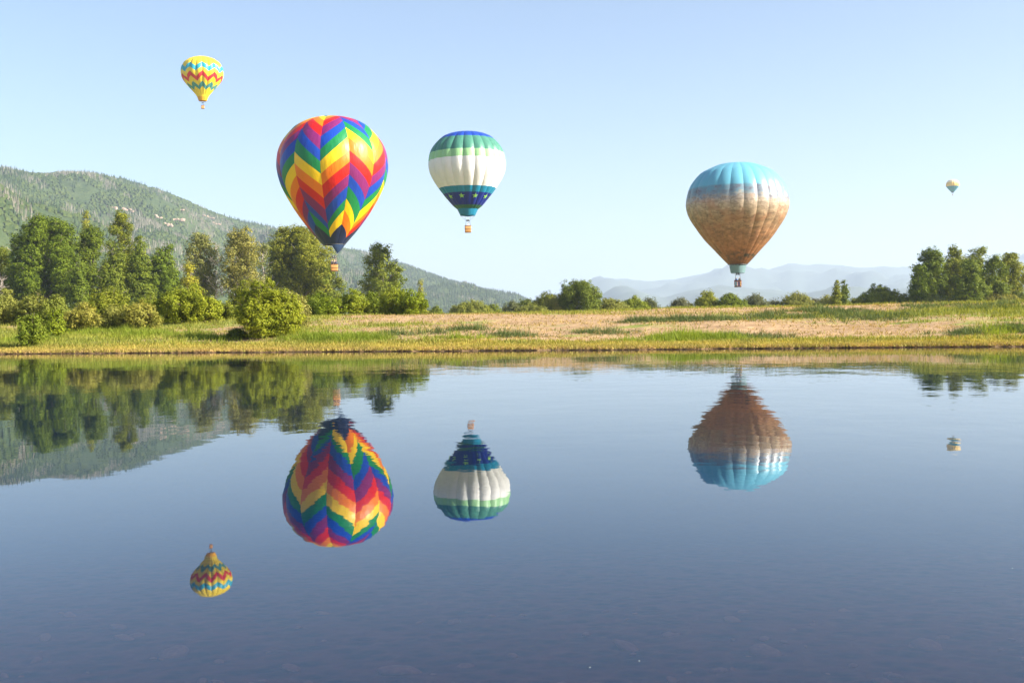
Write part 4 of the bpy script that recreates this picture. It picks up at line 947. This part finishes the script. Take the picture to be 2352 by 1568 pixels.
def sandstone():
    Rm = 9.0; root = root_at('hot_air_balloon', 1695, 659, 196, 'balloon printed with blue sky over brown sandstone rock'); zm = 0.446 * Rm
    rows = [(88, 0), (91, 110), (103, 200), (150, 318), (200, 408), (300, 497), (400, 542), (520, 565), (590, 560), (650, 543), (720, 510), (800, 458), (880, 404), (950, 350), (1050, 258), (1150, 168), (1215, 105)]
    E = Envelope(prof_from(rows, 1215, 565), Rm, zm, 24, R(-7.6), 0.019)
    m, nt, out = new_mat('canyon_print')
    tc = nt.nodes.new('ShaderNodeTexCoord'); sx = nt.nodes.new('ShaderNodeSeparateXYZ'); nt.links.new(tc.outputs['Object'], sx.inputs[0])
    big = noise_n(nt, coords(nt, (1, 1, 1.2)), 0.30, 5, 0.65); fine = noise_n(nt, coords(nt, (0.8, 0.8, 1.9)), 0.9, 6, 0.68); spot = noise_n(nt, coords(nt, (1, 1, 2.0)), 0.5, 3, 0.6)
    zn = math_n(nt, 'DIVIDE', sx.outputs['Z'], 22.0)
    zw = math_n(nt, 'ADD', zn, math_n(nt, 'MULTIPLY', math_n(nt, 'SUBTRACT', big, 0.5), 0.10))
    rock = ramp(nt, [(0.19, (0.15, 0.050, 0.018)), (0.28, (0.34, 0.135, 0.060)), (0.42, (0.36, 0.185, 0.100)), (0.54, (0.40, 0.275, 0.175)), (0.66, (0.50, 0.41, 0.31))], zw).outputs[0]
    rock = mix(nt, 0.75, rock, ramp(nt, [(0.30, (0.22, 0.20, 0.19)), (0.5, (0.85, 0.85, 0.85)), (0.68, (1.5, 1.45, 1.4))], fine).outputs[0], 'MULTIPLY')
    dk = math_n(nt, 'MULTIPLY', ramp(nt, [(0.50, (0, 0, 0)), (0.60, (1, 1, 1))], spot).outputs[0], ramp(nt, [(0.20, (0, 0, 0)), (0.225, (1, 1, 1)), (0.26, (1, 1, 1)), (0.30, (0.1, 0.1, 0.1)), (0.55, (0.25, 0.25, 0.25)), (0.68, (0, 0, 0))], zn).outputs[0])
    rock = mix(nt, dk, rock, (0.035, 0.030, 0.026))
    red = ramp(nt, [(0.47, (0, 0, 0)), (0.60, (1, 1, 1))], big).outputs[0]
    rock = mix(nt, math_n(nt, 'MULTIPLY', red, 0.5), rock, (0.34, 0.13, 0.06))
    crack = ramp(nt, [(0.475, (0, 0, 0)), (0.50, (1, 1, 1)), (0.525, (0, 0, 0))], noise_n(nt, coords(nt, (1.0, 1.0, 0.55)), 0.55, 5, 0.6)).outputs[0]
    rock = mix(nt, math_n(nt, 'MULTIPLY', crack, 0.45), rock, (0.07, 0.035, 0.02))
    cliff = ramp(nt, [(0.35, (0.13, 0.30, 0.38)), (0.5, (0.18, 0.26, 0.31)), (0.65, (0.14, 0.13, 0.16))], spot).outputs[0]
    f1 = ramp(nt, [(0.675, (0, 0, 0)), (0.725, (1, 1, 1))], math_n(nt, 'ADD', zn, math_n(nt, 'MULTIPLY', math_n(nt, 'SUBTRACT', math_n(nt, 'ADD', spot, math_n(nt, 'MULTIPLY', fine, 0.6)), 0.8), 0.20))).outputs[0]
    c = mix(nt, f1, rock, cliff)
    f2 = ramp(nt, [(0.779, (0, 0, 0)), (0.797, (1, 1, 1))], zn).outputs[0]
    c = mix(nt, f2, c, (0.14, 0.42, 0.53))
    p = nt.nodes.new('ShaderNodeBsdfPrincipled'); p.inputs['Roughness'].default_value = 0.4; p.inputs['Specular IOR Level'].default_value = 0.6; nt.links.new(c, p.inputs['Base Color'])
    bn = N(nt, 'ShaderNodeBump', Strength=0.2, Distance=0.2); nt.links.new(big, bn.inputs['Height']); nt.links.new(bn.outputs[0], p.inputs['Normal'])
    t = nt.nodes.new('ShaderNodeBsdfTranslucent'); nt.links.new(c, t.inputs['Color']); mx = nt.nodes.new('ShaderNodeMixShader'); mx.inputs[0].default_value = 0.10
    nt.links.new(p.outputs[0], mx.inputs[1]); nt.links.new(t.outputs[0], mx.inputs[2]); nt.links.new(mx.outputs[0], out.inputs['Surface'])
    for g in range(24): E.add(g, lambda u: 0.12, lambda u: E.L, m, root, nv=40, nu=6)
    E.cap(0.12, cloth('sky_blue_nylon', (0.14, 0.42, 0.53)), root); E.ring(E.L, 0.07, M['cable'], root, 'mouth_ring')
    zt, zb = zm - 0.16, 0.278 * Rm; r0, r1 = 95 / 565 * Rm, 78 / 565 * Rm; V = []; Fc = []
    for j in range(5):
        f = j / 4
        for i in range(48):
            tt = 2 * math.pi * i / 48; rr = r0 + (r1 - r0) * f; V.append((rr * math.sin(tt), -rr * math.cos(tt), zt + (zb - zt) * f + (0.10 * math.cos(tt * 16) if j == 0 else 0)))
    for j in range(4):
        for i in range(48): Fc.append((j * 48 + i, (j + 1) * 48 + i, (j + 1) * 48 + (i + 1) % 48, j * 48 + (i + 1) % 48))
    np_obj('skirt', V, Fc, cloth('skirt_grey_teal', (0.18, 0.30, 0.32), 0.25), root, smooth=True)
    for k in range(16):
        tt = 2 * math.pi * (k + 0.0) / 16; MB().tube([(r0 * math.sin(tt), -r0 * math.cos(tt), zt + 0.08), (r0 * 1.06 * math.sin(tt), -r0 * 1.06 * math.cos(tt), zm)], 0.02, 4).build('skirt_tie', M['cable'], root)
    basket(root, 1.27, 1.15, 1.12, M['dark_wicker'], M['leather'], 2.25, zb, r1)
    for k, (cx, colr) in enumerate(((-0.34, (0.10, 0.30, 0.36)), (-0.08, (0.62, 0.45, 0.45)), (0.18, (0.05, 0.06, 0.22)), (0.44, (0.62, 0.36, 0.12)))):
        MB().box((cx, -0.585, 0.56), (0.17, 0.03, 0.72)).build('side_panel', plain('basket_panel_%d' % k, colr, 0.8, 0.2), root)
    b = Vector(root.location); rz = root.rotation_euler.z; tr = plain('dark_trousers', (0.03, 0.03, 0.04), 0.8, 0.1)
    person(person_mesh([REST, REST], plain('blue_jacket', (0.06, 0.16, 0.42), 0.8, 0.1), tr), b + Vector((-0.3, 0.0, 0.08)), rz - 0.4, 'person in blue jacket standing in the colourful basket', 0.95)
    person(person_mesh([REST, DOWN], plain('charcoal_jacket', (0.03, 0.03, 0.03), 0.8, 0.1), tr), b + Vector((0.3, 0.0, 0.08)), rz + 0.5, 'person in charcoal jacket standing in the colourful basket', 0.97)
sandstone()

def zigzag():
    Rm = 8.5; root = root_at('hot_air_balloon', 466, 250, 458, 'yellow balloon with red and turquoise zigzag stripes high above the hill'); zm0 = 0.379 * Rm; zm = zm0
    rows = [(238, 0), (240, 120), (250, 190), (280, 275), (330, 350), (400, 420), (500, 460), (600, 470), (700, 452), (800, 398), (900, 318), (1000, 232), (1120, 135), (1180, 110), (1235, 90)]
    E = Envelope(prof_from(rows, 1235, 470), Rm, zm, 20, R(0), 0.05)
    ya = lambda y: E.arc_of((1235 - y) / 470, 0.22)
    ye = cloth('sun_yellow_nylon', (0.82, 0.60, 0.03)); re = cloth('crimson_nylon', (0.66, 0.03, 0.04)); tq = cloth('turquoise_nylon', (0.02, 0.36, 0.48)); te = cloth('teal_zigzag_nylon', (0.06, 0.28, 0.30)); og = cloth('amber_nylon', (0.72, 0.36, 0.02))
    lines = [(None, ye), ((335, 430), tq), ((440, 540), ye), ((530, 670), re), ((640, 775), ye), ((768, 880), te), ((890, 975), ye), ((1122, 1122), og)]
    for g in range(20):
        for i, (ln, m) in enumerate(lines):
            def fn(l):
                if l is None: return lambda u: 0.08
                p, v = ya(l[0]), ya(l[1]); return (lambda u: p + (v - p) * u) if g % 2 == 0 else (lambda u: v + (p - v) * u)
            hi = fn(lines[i + 1][0]) if i + 1 < len(lines) else (lambda u: E.L)
            E.add(g, fn(ln), hi, m, root, nu=5, nv=4)
    E.cap(0.08, ye, root)
    basket(root, 1.35, 1.2, 1.15, M['wicker'], M['leather'], 2.3, zm, 90 / 470 * Rm)
    b = Vector(root.location); person(person_mesh([REST, UP], plain('dark_sweater', (0.04, 0.03, 0.04), 0.8, 0.1), plain('olive_trousers', (0.06, 0.06, 0.03), 0.8, 0.1)), b + Vector((0.1, 0, 0.09)), root.rotation_euler.z, 'person in dark sweater standing under the zigzag balloon', 1.0)
zigzag()

def distant():
    Rm = 8.5; root = root_at('hot_air_balloon', 2188, 449, 1500, 'tiny far balloon with yellow top and blue lower half'); zm = 0.42 * Rm
    rows = [(400, 0), (405, 90), (430, 170), (480, 230), (560, 285), (660, 305), (740, 285), (800, 245), (880, 180), (980, 95), (1050, 40)]
    E = Envelope(prof_from(rows, 1050, 305), Rm, zm, 16, 0.1, 0.06); ya = lambda y: E.arc_of((1050 - y) / 305)
    for g in range(16):
        a, b_, c = ya(540), ya(735), ya(1000)
        for lo, hi, m in ((0.06, a, cloth('cream_nylon', (0.78, 0.66, 0.42))), (a, b_, cloth('golden_nylon', (0.85, 0.55, 0.12))), (b_, c, cloth('steel_blue_nylon', (0.05, 0.28, 0.42))), (c, E.L, cloth('slate_nylon', (0.10, 0.14, 0.24)))):
            E.add(g, lambda u: lo, lambda u: hi, m, root, nu=4, nv=5)
    E.cap(0.06, cloth('cream_cap', (0.78, 0.66, 0.42)), root)
    basket(root, 1.5, 1.3, 1.15, M['wicker'], M['leather'], 2.2, zm, 40 / 305 * Rm)
distant()

# ------------------------------------------------------------------ haze
V = MB().box((0, 0, 372), (90000, 90000, 758)); hz = V.build('haze', new_mat('haze_air')[0]); tag(hz, 'pale blue morning haze filling the valley', 'haze', kind='stuff')
hm = hz.data.materials[0]; nt = hm.node_tree; out = [n for n in nt.nodes if n.type == 'OUTPUT_MATERIAL'][0]
pv = nt.nodes.new('ShaderNodeVolumePrincipled'); pv.inputs['Color'].default_value = (0.57, 0.685, 0.855, 1); pv.inputs['Density'].default_value = 0.000105; pv.inputs['Anisotropy'].default_value = 0.1
nt.links.new(pv.outputs[0], out.inputs['Volume'])
try: hm.cycles.homogeneous_volume = True
except Exception: pass
